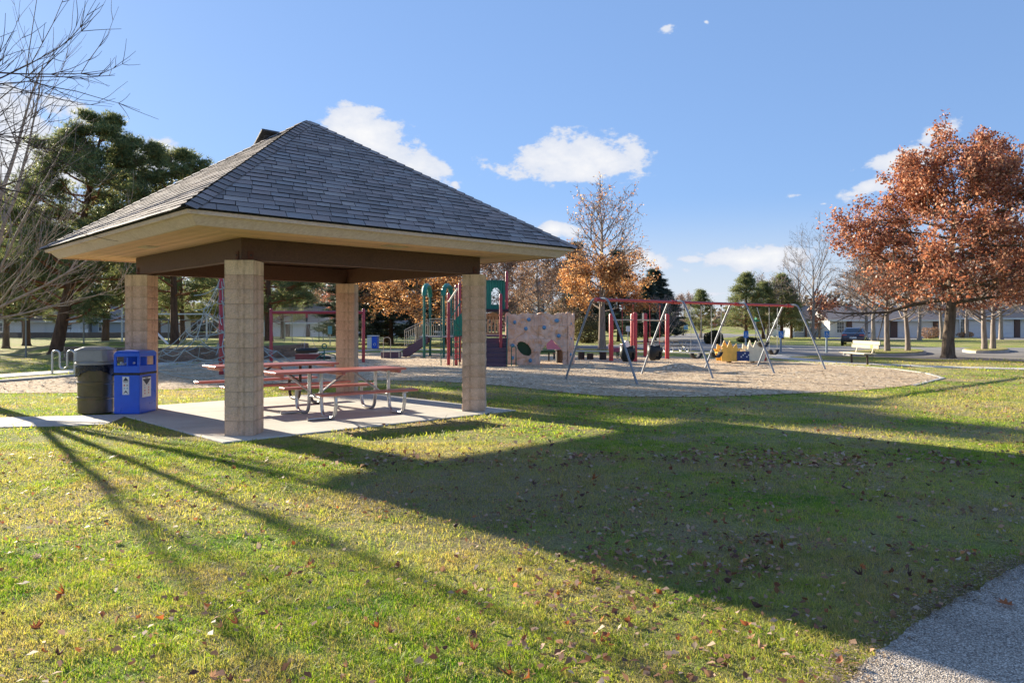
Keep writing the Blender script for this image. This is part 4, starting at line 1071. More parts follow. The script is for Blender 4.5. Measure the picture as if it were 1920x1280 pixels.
# ---- ramp platform with teal hoops
RPo = G(800, 671); RP = thing('ramp_platform', 'plum ramp with beige picket rails leading to a platform under two teal hoops', 'play ramp', RPo)
def hoop(pa, pb, top):
    b = MB(); za = top-.55; n_ = 9; c = (pa+pb)/2; h = (pb-pa)/2
    pts = [pa+Vector((0, 0, za))]+[c-h*math.cos(a)+Vector((0, 0, za+.12+.40*math.sin(a))) for a in np.linspace(0, math.pi, n_)]+[pb+Vector((0, 0, za))]
    b.tube([p-RPo for p in pts], .115, 10); b.build('hoop', M_GRNP, RP, smooth=True)
    for p in (pa, pb): pole(RP, p+Vector((0, 0, -.05)), p+Vector((0, 0, za+.03)), .062, M_GREEN, 'hoop_post', RPo, 8)
for a_, c_ in (((795.5, 671.5), (806.5, 667.5)), ((832, 670), (846, 667))):
    A, C_ = G(*a_), G(*c_); C_ = Vector((A.x+.33, A.y+.75, 0)) if False else C_; hoop(A, C_, XZ(800, 534, (A.y+C_.y)/2).z)
zp = .98
pbox(RP, 'platform', plain('grey_deck_edge', (.30, .29, .28), .6), (-3.35, 36.5, zp), (2.1, 1.4, .07), o=RPo)
pa, pb = XZ(757, 665, 36.2), XZ(800, 633, 36.2)
b = MB(); b.prism([(-5.15, .04), (-4.98, .02), (-3.98, .72), (-3.98, 1.0), (-4.15, 1.0), (-5.18, .36)], -.02, .02, M=Matrix(((1, 0, 0), (0, 0, -1), (0, 1, 0))), o=Vector((0, 35.7, 0))-RPo); b.build('stringer', M_PURP, RP)
b = MB(); b.prism([(-5.15, .04), (-4.98, .02), (-3.98, .72), (-3.98, 1.0), (-4.15, 1.0), (-5.18, .36)], -.02, .02, M=Matrix(((1, 0, 0), (0, 0, -1), (0, 1, 0))), o=Vector((0, 36.7, 0))-RPo); b.build('stringer', M_PURP, RP)
for i in range(6): pbox(RP, 'step', M_PURP, (-5.05+i*.19, 36.2, .16+i*.15), (.24, .98, .035), o=RPo)
def rail(par, a, c, hgt, n, o, yy):
    a, c = Vector(a), Vector(c); U = Vector((0, 0, hgt))
    pole(par, a+U, c+U, .022, M_BEIGE, 'top_rail', o); pole(par, a+U*.86, c+U*.86, .016, M_BEIGE, 'mid_rail', o); pole(par, a, c, .018, M_BEIGE, 'bottom_rail', o)
    for i in range(n+1): p = a.lerp(c, i/n); pole(par, p, p+U*(.86 if 0 < i < n else 1), .013, M_BEIGE, 'picket', o, 5)
rail(RP, (-5.22, 36.75, .52), (-4.1, 36.75, 1.05), .78, 12, RPo, 0)
rail(RP, (-4.05, 36.95, 1.03), (-2.45, 36.95, 1.03), .80, 15, RPo, 0)
q = G(731, 672); 
b = MB(); b.tube([Vector(p)-RPo for p in arc_pts([(q.x-.3, q.y, -.03), (q.x-.3, q.y, .98), (q.x+.03, q.y, .98), (q.x+.03, q.y, -.03)], .16, 6)], .018, 6); b.build('entry_hoop', M_BEIGE, RP, smooth=True)
ST = thing('transfer_step', 'low dark plum box step on the wood chips left of the play ramp', 'step', (-5.65, 35.3, 0))
b = MB(); b.box((0, 0, .30), (.90, .7, .04)); b.build('step_top', plain('grey_deck_edge', (.3, .29, .28)), ST, bevel=.01); b = MB(); b.box((0, 0, .14), (.84, .62, .28)); b.build('step_side', M_PURP, ST)
b = MB(); b.box((.42, -.3, .17), (.06, .05, .26)); b.build('edge_strip', M_BEIGE, ST)
# ------------------------------------------------------------------ climbing wall
CWo = Vector((-.25, 29.35, 0)); CL = thing('climbing_wall', 'tan moulded rock climbing wall with blue holds, a round hole and an arched opening', 'climbing wall', CWo)
def rockpanel(name, x0, x1, H_, holes, org, rz=0., seed=0):
    cs = .02; nx, nz_ = int((x1-x0)/cs), int(H_/cs); V = []; F_ = []
    for j in range(nz_+1):
        for i in range(nx+1):
            x, z = x0+(x1-x0)*i/nx, H_*j/nz_
            w = mnoise.noise(Vector((x*1.3+seed, z*1.1, 5)))*.55
            a = mnoise.noise(Vector((x*1.9+w*2, z*1.9-w, seed+.5)))
            ridge = 1-min(1, abs(a)*5.5); b2 = mnoise.noise(Vector((x*4+w*3, z*3.5, seed+9)))
            d = .05*ridge**2.2+.03*b2+.05*w
            sm = min(abs(z-.52), abs(z-1.02), abs(z-1.52)); jx = min(x-x0, x1-x)
            if sm < .016 and jx < .34: d -= .035
            if abs(jx-(.13 if int(z/.5) % 2 else .02)) < .014: d -= .04
            ed = min(i, nx-i, 1)/1.; d = d*(.3+.7*min(1, min(i, nx-i)/3))
            zt_ = z+(.035*math.sin(x*9+1)+.02*math.sin(x*23)) * (j/nz_)**6
            V.append(Vector((x, d-.05, zt_)))
    for j in range(nz_):
        for i in range(nx):
            x, z = x0+(x1-x0)*(i+.5)/nx, H_*(j+.5)/nz_
            if any(h(x, z) for h in holes): continue
            F_.append((j*(nx+1)+i, j*(nx+1)+i+1, (j+1)*(nx+1)+i+1, (j+1)*(nx+1)+i))
    b = MB(); b.add(V, F_); o = b.build(name, M_ROCK, CL, smooth=False); o.data.polygons.foreach_set('use_smooth', [True]*len(o.data.polygons))
    m = o.modifiers.new('s', 'SOLIDIFY'); m.thickness = .10; m.offset = -1
    o.location = org; o.rotation_euler = (0, 0, rz); return o
h1 = lambda x, z: (((x-.73)-(z-.62))*.707)**2/.34**2+(((x-.73)+(z-.62))*.707)**2/.21**2 < 1
h2 = lambda x, z: 1.34 < x < 2.22 and z < .42+.57*max(0, 1-abs(x-1.78)/.46)**.7
rockpanel('rock_panel', 0, 1.26, 1.98, [h1], (0, 0, 0), 0, 3)
rockpanel('rock_panel', 1.265, 2.38, 1.98, [h2], (0, 0.02, 0), 0, 3.0)
rockpanel('rock_panel', 0, .62, 1.98, [], (2.39, 0.02, 0), R(62), 8)
for px, py in [(965,604),(991.5,599),(986,616),(1020.5,614),(1044,601),(1048,629.5),(961,648),(961,671),(994.5,676)]:
    q = XZ(px, py, 29.25)-CWo; b = MB(); b.lathe([(.075, 0), (.08, .03), (.055, .07), (.02, .085)], 9); o = b.build('hand_hold', plain('blue_grey_hold', (.10, .27, .46), .5), CL, smooth=True)
    o.matrix_local = Matrix.Translation((q.x, -.02, q.z)) @ Matrix.Rotation(R(90), 4, 'X') @ Matrix.Scale(random.uniform(.8, 1.2), 4, (1, 0, 0))
for z in (1.6, 1.0, .4):
    b = MB(); b.lathe([(.07, 0), (.07, .03), (.03, .07)], 8); o = b.build('hand_hold', plain('blue_grey_hold', (.10, .27, .46), .5), CL, smooth=True)
    o.matrix_local = Matrix.Translation((2.52, .22, z)) @ Matrix.Rotation(R(62), 4, 'Z') @ Matrix.Rotation(R(90), 4, 'X')
b = MB(); b.tube([(.75, .16, .62), (.75, .9, .66), (.75, 1.3, .70)], .42, 16); b.build('crawl_tunnel', plain('dark_green_tunnel', (.012, .06, .035), .5), CL, smooth=True)
for z_ in (1.35, 1.95): pole(CL, CWo+Vector((0, .08, z_-.3)), CWo+Vector((2.3, .12, z_-.3)), .02, M_GREEN, 'back_rail', CWo)
# things behind the wall
q = G(1028, 676); t = thing('balance_platform', 'dark green oval balance board on a short leg, seen through the wall arch', 'balance board', (q.x, 32.2, 0))
b = MB(); b.prism([(.62*math.cos(a), .25*math.sin(a)) for a in np.linspace(0, 2*math.pi, 17)[:-1]], .42, .50); b.prism([(.5*math.cos(a), .2*math.sin(a)) for a in np.linspace(0, 2*math.pi, 17)[:-1]], .36, .42); b.build('board', plain('dark_green_board', (.01, .07, .045), .5), t, bevel=.01)
b = MB(); b.tube([(0, 0, 0), (0, 0, .38)], .035, 8); b.build('leg', M_BLACK, t)
t = thing('spinner_disc', 'dusty pink round play disc on a low stand, seen through the wall arch', 'play disc', (1.90, 34.0, 0))
b = MB(); b.prism([(.36*math.cos(a), .36*math.sin(a)) for a in np.linspace(0, 2*math.pi, 19)[:-1]], -.03, .03, M=Matrix.Rotation(R(78), 3, 'X'), o=(0, 0, .62)); b.build('disc', plain('dusty_pink_plastic', (.50, .17, .22), .5), t, bevel=.01)
b = MB(); b.tube([(0, .05, 0), (0, .05, .5)], .04, 8); b.build('leg', M_BLACK, t)
pods = [((1052, 681), .42, .55, 'dark brown stepping box just behind the right foot of the climbing wall'), ((1090.5, 674.5), .16, .34, 'first black stepping post right of the climbing wall'), ((1107.5, 674.5), .16, .28, 'shortest black stepping post, middle of three right of the climbing wall'), ((1131.5, 675), .17, .35, 'black stepping post nearest the red bar frame')]
for (p, r_, h_, lab) in pods:
    q = G(*p); t = thing('stepping_post', lab, 'stepping post', (q.x, q.y+.2, 0), 0, 'stepping posts in the wood chips'); 
    b = MB(); b.tube([(0, 0, -.02), (0, 0, h_-.04)], r_*.93 if r_ < .3 else r_*.5, 14); b.build('stem', plain('black_brown_plastic', (.025, .016, .016), .5), t, smooth=True)
    b = MB(); b.prism([(r_*.98*math.cos(a)*(1 if r_ < .3 else .6), r_*.98*math.sin(a)*(1 if r_ < .3 else .6)) for a in np.linspace(0, 2*math.pi, 15)[:-1]], h_-.04, h_); b.build('top', plain('black_brown_plastic', (.025, .016, .016), .5), t, bevel=.006)
# red bar frame
pp = [G(1146, 677), G(1187, 678), G(1210, 668.5), G(1251, 673)]
BF = thing('bar_frame', 'four bright red posts joined by pale horizontal pull up bars', 'bar frame', pp[0])
for p, py, x2 in zip(pp, (587.5, 585.5, 587, 588), (0, .08, 0, 0)):
    z = XZ(0, py, p.y).z; post(BF, p.x+x2, p.y, z, .095, M_SWRED, 'post', pp[0])
post(BF, pp[1].x+.12, pp[1].y+.9, 2.05, .09, M_SWRED, 'post', pp[0])
z = 1.76
for a, c in ((0, 1), (1, 3), (2, 3)): pole(BF, Vector((pp[a].x, pp[a].y, z)), Vector((pp[c].x, pp[c].y, z)), .03, M_BEIGE, 'bar', pp[0])
pbox(BF, 'tag_board', M_CREAM, Vector((pp[2].x-.12, pp[2].y-.05, 1.9)), (.10, .03, .45), o=pp[0])
# spring rider
q = G(1152, 672); t = thing('spring_rider', 'small plum and white spring rider beside the first red post', 'spring rider', (4.85, 34.6, 0), .2)
b = MB(); b.tube([(.09*math.cos(a*1.0), .09*math.sin(a*1.0), .02+.30*a/25) for a in np.linspace(0, 25, 60)], .014, 5); b.build('spring', M_BLACK, t)
b = MB(); b.prism([(-.42, .36), (-.2, .30), (.25, .32), (.40, .52), (.44, .74), (.30, .78), (.22, .60), (.05, .50), (-.22, .50), (-.36, .70), (-.47, .66)], -.05, .05, M=Matrix(((1, 0, 0), (0, 0, -1), (0, 1, 0)))); b.build('body', plain('plum_rider', (.18, .05, .11), .5), t, bevel=.01)
b = MB(); b.prism([(.22, .50), (.46, .46), (.55, .62), (.50, .80), (.34, .84)], -.09, .09, M=Matrix(((1, 0, 0), (0, 0, -1), (0, 1, 0)))); b.build('head', M_WHITE, t, bevel=.02)
b = MB(); b.tube([(.2, -.2, .66), (.2, .2, .66)], .018, 6); b.build('handle', M_GALV, t)
# green toy near the red box (under the shelter view)
q = G(608, 675); t = thing('digger_toy', 'small teal sand digger seat behind the picnic tables', 'sand digger', q, .4)
b = MB(); b.tube([(0, 0, 0), (0, 0, .45)], .03, 8); b.build('post', M_GREEN, t); b = MB(); b.tube([(-.35, 0, .06), (.0, 0, .3), (.45, 0, .22), (.5, 0, .02)], .03, 6); b.build('arm', M_GREEN, t)
b = MB(); b.tube([(.10*math.cos(a), 0, .62+.10*math.sin(a)) for a in np.linspace(0, 2*math.pi, 13)[:-1]], .028, 6, closed=True); b.build('wheel', M_GREEN, t); b = MB(); b.box((-.12, 0, .3), (.25, .25, .06)); b.build('seat', M_GREEN, t, bevel=.02)
q = G(577, 673.5); t = thing('sand_box_step', 'low dusty red box lying on the chips left of the teal sand digger', 'box', q, .1)
b = MB(); b.box((0, 0, .10), (1.0, .6, .20)); b.build('box_body', plain('dusty_red_box', (.30, .07, .06), .6), t, bevel=.02); b = MB(); b.box((0, 0, .215), (1.06, .66, .03)); b.build('box_lid', plain('dusty_red_box', (.30, .07, .06), .6), t, bevel=.01); b = MB(); b.box((.78, .05, .06), (.45, .35, .12)); b.build('dark_tray', M_RUB, t, bevel=.02)
# yellow spring car
q = G(1412, 684); t = thing('spring_seesaw', 'yellow four seat spring toy with a dark blue centre panel near the bench', 'spring toy', (q.x, q.y+1.6, 0), .12)
My = Matrix(((1, 0, 0), (0, 0, -1), (0, 1, 0)))
flame = [(-.34, .08), (.34, .08), (.42, .26), (.38, .46), (.50, .62), (.34, .58), (.28, .80), (.14, .64), (.0, .92), (-.12, .64), (-.30, .78), (-.34, .56), (-.50, .60), (-.38, .42)]
for x, mt in ((-.58, M_YEL), (.52, M_CREAM)):
    for y in (-.28, .28):
        b = MB(); b.prism(flame, -.02, .02, M=My, o=(x, y, 0)); b.build('side_panel', mt, t, bevel=.006)
b = MB(); b.prism([(-.26, .10), (.26, .10), (.26, .48), (-.26, .48)], -.02, .02, M=My, o=(-.03, -.31, 0)); o = b.build('centre_panel', plain('navy_panel', (.015, .04, .16), .4), t)
for i in range(5):
    b = MB(); b.box((-.12+.08*i+.0, -.335, .26+.07*(i % 3)), (.05, .006, .05)); b.build('decal', M_WHITE, t)
for x in (-.85, -.25, .25, .8): b = MB(); b.box((x, 0, .42), (.28, .5, .04)); b.build('seat', M_YEL, t, bevel=.015)
for x in (-.5, .5):
    b = MB(); b.tube([(x+.1*math.cos(a), .1*math.sin(a), .0+.14*a/19) for a in np.linspace(0, 19, 44)], .015, 5); b.build('spring', M_RUB, t)
b = MB(); b.box((.98, 0, .22), (.12, .3, .28)); b.build('end_panel', M_SIGNR, t, bevel=.01); pole(t, (-.5, 0, .15), (.5, 0, .15), .05, M_RUB, 'base_bar', Vector((0, 0, 0)))
# bench
BN = thing('park_bench', 'pale plank park bench on dark brown posts at the right edge of the wood chips', 'bench', (13.75, 30.2, 0), 0.02)
for i in range(2): b = MB(); b.box((-.26+.26*i, -.35, .44), (.235, 2.2, .045)); b.build('seat_plank', M_BWOOD, BN, bevel=.006)
for i in range(2): b = MB(); b.box((.20+.05*i, -.35, .70+.15*i), (.04, 2.2, .14)); b.build('back_plank', M_BWOOD, BN, bevel=.006)
for y in (-1.0, .3):
    b = MB(); b.tube([(-.02, y, -.05), (-.04, y, .42)], .04, 8); b.build('leg', M_BRN, BN); b = MB(); b.tube([(-.3, y, .40), (.18, y, .40)], .025, 6); b.build('seat_arm', M_BRN, BN); b = MB(); b.beam((.14, y, .42), (.28, y, .88), .07, .03); b.build('back_support', M_BWOOD, BN)
b = MB(); b.box((.175, -.9, .70), (.01, .16, .12)); b.build('faded_mark', M_YEL, BN)
# chip mounds under the swings
for (px, py, rx, ry, h_) in ((1275, 693, 1.7, .8, .20), (1425, 691, 1.3, .5, .10), (1245, 700, 1.0, .5, .08), (1390, 700, 1.2, .35, .07), (1500, 699, 1.0, .3, .05)):
    q = G(px, py); b = MB(); n = 22; V = []; F_ = []
    for j in range(n+1):
        for i in range(n+1):
            u, v = i/n*2-1, j/n*2-1; r_ = min(1, math.hypot(u, v)); z = h_*(1-r_)**1.2*(1+.5*mnoise.noise(Vector((u*3, v*3, px))))
            V.append((q.x+u*rx, q.y+v*ry, z+.006))
    for j in range(n):
        for i in range(n): F_.append((j*(n+1)+i, j*(n+1)+i+1, (j+1)*(n+1)+i+1, (j+1)*(n+1)+i))
    b.add(V, F_); o = b.build('wood_chip_mound', M_MULCH); o['kind'] = 'structure'
# ------------------------------------------------------------------ signs
def sign_post(name, label, px, pyb, Y, pxw, top, mat, extra=None, cat='sign', group=None):
    X = (px-960)/F_PX*Y; t = thing(name, label, cat, (X, Y, 0), 0, group); return t
WCH = [((0, .09), .022)]
def access_sign(px, pyb, label, wpx=9.):
    q = G(px, pyb); Y = q.y; t = thing('parking_sign', label, 'parking sign', q, 0, 'blue accessible parking signs'); 
    zt_ = XZ(0, 620.5, Y).z; zb = XZ(0, 633, Y).z; w = wpx/F_PX*Y; h = zt_-zb; zc = (zt_+zb)/2
    b = MB(); b.box((0, 0, zt_/2), (.09, .06, zt_-.02)); b.build('post', plain('blue_grey_post', (.20, .28, .36), .5), t)
    b = MB(); b.box((0, -.04, zc), (w, .012, h)); p = b.build('plate', M_SIGNB, t, bevel=.004)
    b = MB(); y = -.049; s = h/.5
    def disc(cx_, cz_, r_): b.add([(cx_+r_*math.cos(a), y, cz_+r_*math.sin(a)) for a in np.linspace(0, 2*math.pi, 13)[:-1]], [tuple(range(12))])
    disc(-.02*s, zc+.13*s, .03*s)
    def bar(x0, z0, x1, z1, w_): b.beam((x0*s, y, zc+z0*s), (x1*s, y, zc+z1*s), w_*s, .002, up=(0, 1, 0))
    bar(-.02, .10, -.01, -.02, .028); bar(-.01, .05, .07, .05, .02); bar(-.01, -.02, .08, -.02, .024); bar(.08, -.02, .11, -.13, .024); bar(.11, -.13, .14, -.12, .02)
    for k_ in range(12):
        a0, a1 = R(100+k_*19), R(119+k_*19); bar(.02+.10*math.cos(a0), -.07+.10*math.sin(a0), .02+.10*math.cos(a1), -.07+.10*math.sin(a1), .018)
    b.build('wheelchair_symbol', M_WHITE, p)
access_sign(1398.5, 655.5, 'blue wheelchair parking sign above the yellow spring toy')
access_sign(1464, 659.5, 'blue wheelchair parking sign in front of the last swing frame')
access_sign(1550, 661.5, 'blue wheelchair parking sign left of the bench and car')
t = thing('parking_sign', 'small pale blue sign on a post by the far street bend', 'sign', G(1286, 629), 0); Yq = G(1286, 629).y
b = MB(); b.tube([(0, 0, 0), (0, 0, 1.5)], .05, 6); b.build('post', M_GALV, t); b = MB(); b.box((0, -.06, 1.2), (.6, .02, .7)); b.build('plate', M_LBLUE, t)
t = thing('parking_sign', 'blue sign standing on the lawn, seen under the shelter', 'sign', G(619, 647), 0)
b = MB(); b.tube([(0, 0, 0), (0, 0, 1.3)], .05, 6); b.build('post', M_GALV, t); b = MB(); b.box((0, -.06, 1.15), (.32, .02, .6)); b.build('plate', M_LBLUE, t)
q = G(1171, 645); t = thing('notice_sign', 'small white sign on a thin post right of the orange oak trunk', 'sign', (8.6, 56, 0))
b = MB(); b.tube([(0, 0, 0), (0, 0, 1.4)], .03, 6); b.build('post', M_GALV, t); b = MB(); b.box((0, -.04, 1.25), (.3, .02, .4)); b.build('plate', M_WHITE, t)
Y = 105.; X = (1340-960)/F_PX*Y; t = thing('stop_sign', 'red octagonal stop sign at the street corner beyond the swings', 'stop sign', (X, Y, 0))
b = MB(); b.tube([(0, 0, 0), (0, 0, 1.9)], .045, 6); b.build('post', M_GALV, t)
oc = [(math.cos(R(22.5+45*i)), math.sin(R(22.5+45*i))) for i in range(8)]
b = MB(); b.prism([(.40*c, .40*s) for c, s in oc], -.006, .006, M=My, o=(0, -.07, 1.5)); b.build('border', M_WHITE, t)
b = MB(); b.prism([(.37*c, .37*s) for c, s in oc], -.006, .006, M=My, o=(0, -.085, 1.5)); p = b.build('plate', M_SIGNR, t)
text('STOP', .30, M_WHITE, p, Matrix.Translation((0, -.094, 1.5)) @ Matrix.Rotation(R(90), 4, 'X'))
Y = 74.; X = (1417-960)/F_PX*Y; t = thing('street_name_sign', 'green street name sign on a tall post above the parking lot', 'street sign', (X, Y, 0))
b = MB(); b.tube([(0, 0, 0), (0, 0, 2.35)], .035, 6); b.build('post', M_GALV, t); b = MB(); b.box((0, -.05, 1.95), (.72, .012, .16)); b.build('blade', M_SIGNG, t); b = MB(); b.box((0, -.0, 2.14), (.012, .6, .16)); b.build('blade', M_SIGNG, t)
# far recycling bin pair
t = thing('recycling_bin', 'small white and blue recycling bin on the far lawn behind the dark red swing post', 'recycling bin', G(700, 653.5), -.1)
b = MB(); b.box((.14, 0, .40), (.34, .5, .8)); b.build('blue_half', M_BLUE, t, bevel=.02); b = MB(); b.box((-.20, 0, .38), (.30, .5, .76)); b.build('white_half', M_WHITE, t, bevel=.02); b = MB(); b.box((0, 0, .83), (.70, .55, .07)); b.build('lid', M_WHITE, t, bevel=.02)
b = MB(); b.tube([(.16+.08*math.cos(a), -.255, .28+.08*math.sin(a)) for a in np.linspace(0, 2*math.pi, 10)[:-1]], .015, 4, closed=True); b.build('symbol', M_WHITE, t)
# ------------------------------------------------------------------ fences, goal
def fence(name, label, pts, hgt, step, cell=.14, gap=.0, mat=M_GALV):
    pts = [Vector(p) for p in pts]; o = pts[0]; t = thing(name, label, 'fence', o)
    S = []
    for i in range(len(pts)-1):
        a, c = pts[i], pts[i+1]; L = (c-a).length; d = (c-a)/L; n = max(1, round(L/step))
        for k in range(n+(1 if i == len(pts)-2 else 0)):
            p = a+d*L*k/n-o; b = MB(); b.tube([p, p+Vector((0, 0, hgt+.04))], .04, 6); b.build('post', mat, t)
        for z in (.12, hgt): b = MB(); b.tube([a-o+Vector((0, 0, z)), c-o+Vector((0, 0, z))], .024, 5); b.build('rail', mat, t)
        s = -hgt
        while s < L:
            for sg in (1, -1):
                x0, z0, x1, z1 = s, (.1 if sg > 0 else hgt), s+hgt-.1, (hgt if sg > 0 else .1)
                if x0 < 0: f = -x0/(x1-x0); z0 += (z1-z0)*f; x0 = 0
                if x1 > L: f = (L-x0)/(x1-x0); z1 = z0+(z1-z0)*f; x1 = L
                A, C_ = a-o+d*x0+Vector((0, 0, z0)), a-o+d*x1+Vector((0, 0, z1)); S.append([*A, *C_, .0028, .0028])
            s += cell
    V, Fq = seg_arrays(S, 3); m = npmesh('wire_mesh', V, Fq, mat, t); return t
M_FENCE = plain('dull_fence_steel', (.28, .29, .28), .5, .5)
fence('chain_link_fence', 'chain link fence along the ball field left of the shelter', [(-36, 34.6, 0), (-23.3, 36.2, 0), (-20.2, 40.5, 0), (-17.5, 58, 0)], 1.85, 2.9, mat=M_FENCE)
fence('chain_link_fence', 'long low chain link fence on the far lawn behind the play ramp', [(-17.5, 70, 0), (2, 76, 0)], 1.45, 3.2, .2, mat=M_FENCE)
fence('backstop_fence', 'tall ball field backstop fence seen under the shelter between its columns', [(-24, 66, 0), (-15, 68, 0)], 3.0, 2.2, .2, mat=M_FENCE)
Gq = Vector((-20.6, 46, 0)); t = thing('soccer_goal', 'white tubular goal frame on the field behind the rope net', 'goal', Gq)
for a, c in (((0, 0, 0), (0, 0, 2.2)), ((2.0, 0, 0), (2.0, 0, 2.2)), ((-1.3, .2, 2.2), (2.0, 0, 2.2)), ((2.0, 0, 2.2), (2.9, .6, 1.4)), ((-1.3, .2, 0), (-1.3, .2, 2.2)), ((2.9, .6, 1.4), (2.9, 1, 0))): b = MB(); b.tube([a, c], .05, 6); b.build('tube', M_WHITE, t)
t = thing('white_pole', 'lone white pole beside the ball field just left of the left column', 'pole', (-22.2, 43, 0)); b = MB(); b.tube([(0, 0, 0), (0, 0, 2.5)], .055, 8); b.build('shaft', M_WHITE, t)

# ------------------------------------------------------------------ car
Yc = 55.5; Xc = (1624-960)/F_PX*Yc
CR = thing('parked_car', 'dark blue sedan parked in the lot behind the bench, seen from the rear', 'car', (Xc, Yc+1.8, .01), R(-28)); CR.scale = (.93, .93, .93)
M_CARB = plain('dark_blue_car_paint', (.010, .022, .065), .22, .2, var=.03, coat=.8, spec=.6); M_GLASS = plain('dark_car_glass', (.03, .045, .06), .08, .1, var=.02, spec=.9)
secs = []  # y from rear (-2.2) to front (2.2): half width, z low, z belt, z roof, half roof width
pr = [(-2.25, .72, .42, .78, .80, .60), (-2.18, .84, .30, .92, .98, .74), (-1.75, .90, .26, .98, 1.04, .78), (-1.15, .91, .25, .98, 1.36, .62), (-.7, .92, .25, .97, 1.43, .60), (.2, .92, .25, .96, 1.44, .60), (.75, .92, .25, .95, 1.32, .62), (1.35, .91, .25, .92, .99, .74), (1.95, .87, .28, .84, .88, .70), (2.22, .74, .36, .66, .68, .58)]
V = []; F_ = []
for y, hw, zl, zb, zr, hr in pr: V += [(-hw*.92, y, zl), (-hw, y, (zl+zb)*.5), (-hw*.97, y, zb), (-hr, y, zr), (hr, y, zr), (hw*.97, y, zb), (hw, y, (zl+zb)*.5), (hw*.92, y, zl)]
for i in range(len(pr)-1):
    for j in range(8): F_.append((i*8+j, (i+1)*8+j, (i+1)*8+(j+1) % 8, i*8+(j+1) % 8))
F_ += [tuple(range(8)), tuple((len(pr)-1)*8+j for j in range(7, -1, -1))]
b = MB(); b.add(V, F_); b.build('body', M_CARB, CR, smooth=True, bevel=.02, seg=2)
def glass(i, j, name):
    a = [Vector(V[i*8+j]), Vector(V[(i+1)*8+j]), Vector(V[(i+1)*8+(j+1) % 8]), Vector(V[i*8+(j+1) % 8])]; c = sum(a, Vector())/4; n = (a[1]-a[0]).cross(a[3]-a[0]).normalized()
    n = n if n.dot(c-Vector((0, 0, .8))) > 0 else -n; b = MB(); b.add([c+(p-c)*.86+n*.012 for p in a], [(0, 1, 2, 3)]); b.build(name, M_GLASS, CR)
for i in (2, 3, 4, 5, 6): glass(i, 2, 'side_window'); glass(i, 4, 'side_window')
glass(2, 3, 'rear_window'); glass(6, 3, 'windscreen')
for sx_ in (-1, 1):
    b = MB(); b.box((sx_*.62, -2.22, .84), (.34, .06, .10)); b.build('tail_light', plain('tail_light_red', (.55, .10, .10), .2, spec=.8), CR, bevel=.02)
    b = MB(); b.box((sx_*1.0, .75, .98), (.14, .08, .12)); b.build('mirror', M_CARB, CR, bevel=.03)
    for y in (-1.35, 1.38):
        b = MB(); b.tube([(sx_*.74, y, .33), (sx_*.93, y, .33)], .33, 18); w_ = b.build('wheel', M_RUB, CR, smooth=True); b = MB(); b.tube([(sx_*.90, y, .33), (sx_*.945, y, .33)], .21, 12); b.build('rim', M_GALV, w_)
b = MB(); b.box((0, -2.262, .64), (.50, .01, .14)); b.build('number_plate', plain('pale_plate', (.55, .65, .75), .4), CR)
b = MB(); b.box((0, -2.22, .40), (1.45, .10, .16)); b.build('bumper', M_RUB, CR, bevel=.03)
# ------------------------------------------------------------------ houses
M_SIDE = plain('pale_grey_siding', (.68, .68, .68), .75, var=.05); M_SIDEB = plain('slate_blue_siding', (.36, .40, .44), .75, var=.05); M_ROOFH = plain('brown_grey_roofing', (.33, .26, .22), .9, var=.15, isl=.15); M_BRK = plain('brown_brick', (.14, .085, .07), .85, var=.25, scale=20)
M_GAR = plain('garage_door_white', (.74, .74, .75), .5, var=.03); M_WIN = plain('window_glass', (.04, .06, .08), .1, spec=.8, var=.02); M_TRIM = plain('white_trim', (.70, .72, .73), .5, var=.03); M_DOORW = plain('tan_door', (.35, .24, .14), .6)
def gabled(par, x0, x1, y, depth, eave, ridge, wallm, over=.5):
    b = MB(); b.box(((x0+x1)/2, y+depth/2, eave/2), (x1-x0, depth, eave)); b.build('wall', wallm, par)
    # end gables and the roof slabs
    b = MB(); 
    for x in (x0+.02, x1-.02): b.add([(x, y, eave-.02), (x, y+depth, eave-.02), (x, y+depth/2, ridge-.05)], [(0, 1, 2)])
    b.build('gable', wallm, par)
    b = MB(); ym = y+depth/2; o = over; k = (ridge-eave)/(depth/2); z = eave-o*k
    for ya, yb in ((y-o, ym), (y+depth+o, ym)):
        b.add([(x0-o, ya, z), (x1+o, ya, z), (x1+o, yb, ridge), (x0-o, yb, ridge), (x0-o, ya, z-.16), (x1+o, ya, z-.16), (x1+o, yb, ridge-.16), (x0-o, yb, ridge-.16)], [(0,1,2,3), (7,6,5,4), (0,4,5,1), (1,5,6,2), (0,3,7,4)])
    r_ = b.build('roof', M_ROOFH, par)
    b = MB(); b.box(((x0+x1)/2, y-o-.02, z-.10), (x1-x0+2*o, .05, .2)); b.build('gutter', M_TRIM, par); return r_
def garage(par, x0, x1, y, h):
    n = 4; fr = MB(); fr.box(((x0+x1)/2, y-.03, h/2), (x1-x0+.3, .06, h+.15)); f = fr.build('garage_frame', M_TRIM, par)
    for i in range(n): b = MB(); b.box(((x0+x1)/2, y-.09, h*(i+.5)/n), (x1-x0, .06, h/n-.03)); b.build('door_panel', M_GAR, f, bevel=.01)
def window(par, x0, x1, z0, z1, y, nx=2, nz_=2):
    b = MB(); b.box(((x0+x1)/2, y-.03, (z0+z1)/2), (x1-x0+.2, .06, z1-z0+.2)); f = b.build('window', M_TRIM, par)
    w, h = (x1-x0)/nx, (z1-z0)/nz_
    for i in range(nx):
        for j in range(nz_): b = MB(); b.box((x0+w*(i+.5), y-.075, z0+h*(j+.5)), (w-.05, .03, h-.05)); b.build('pane', M_WIN, f)
def brick(par, x0, x1, y, h): b = MB(); b.box(((x0+x1)/2, y-.12, h/2), (x1-x0, .24, h)); b.build('brick_pier', M_BRK, par)
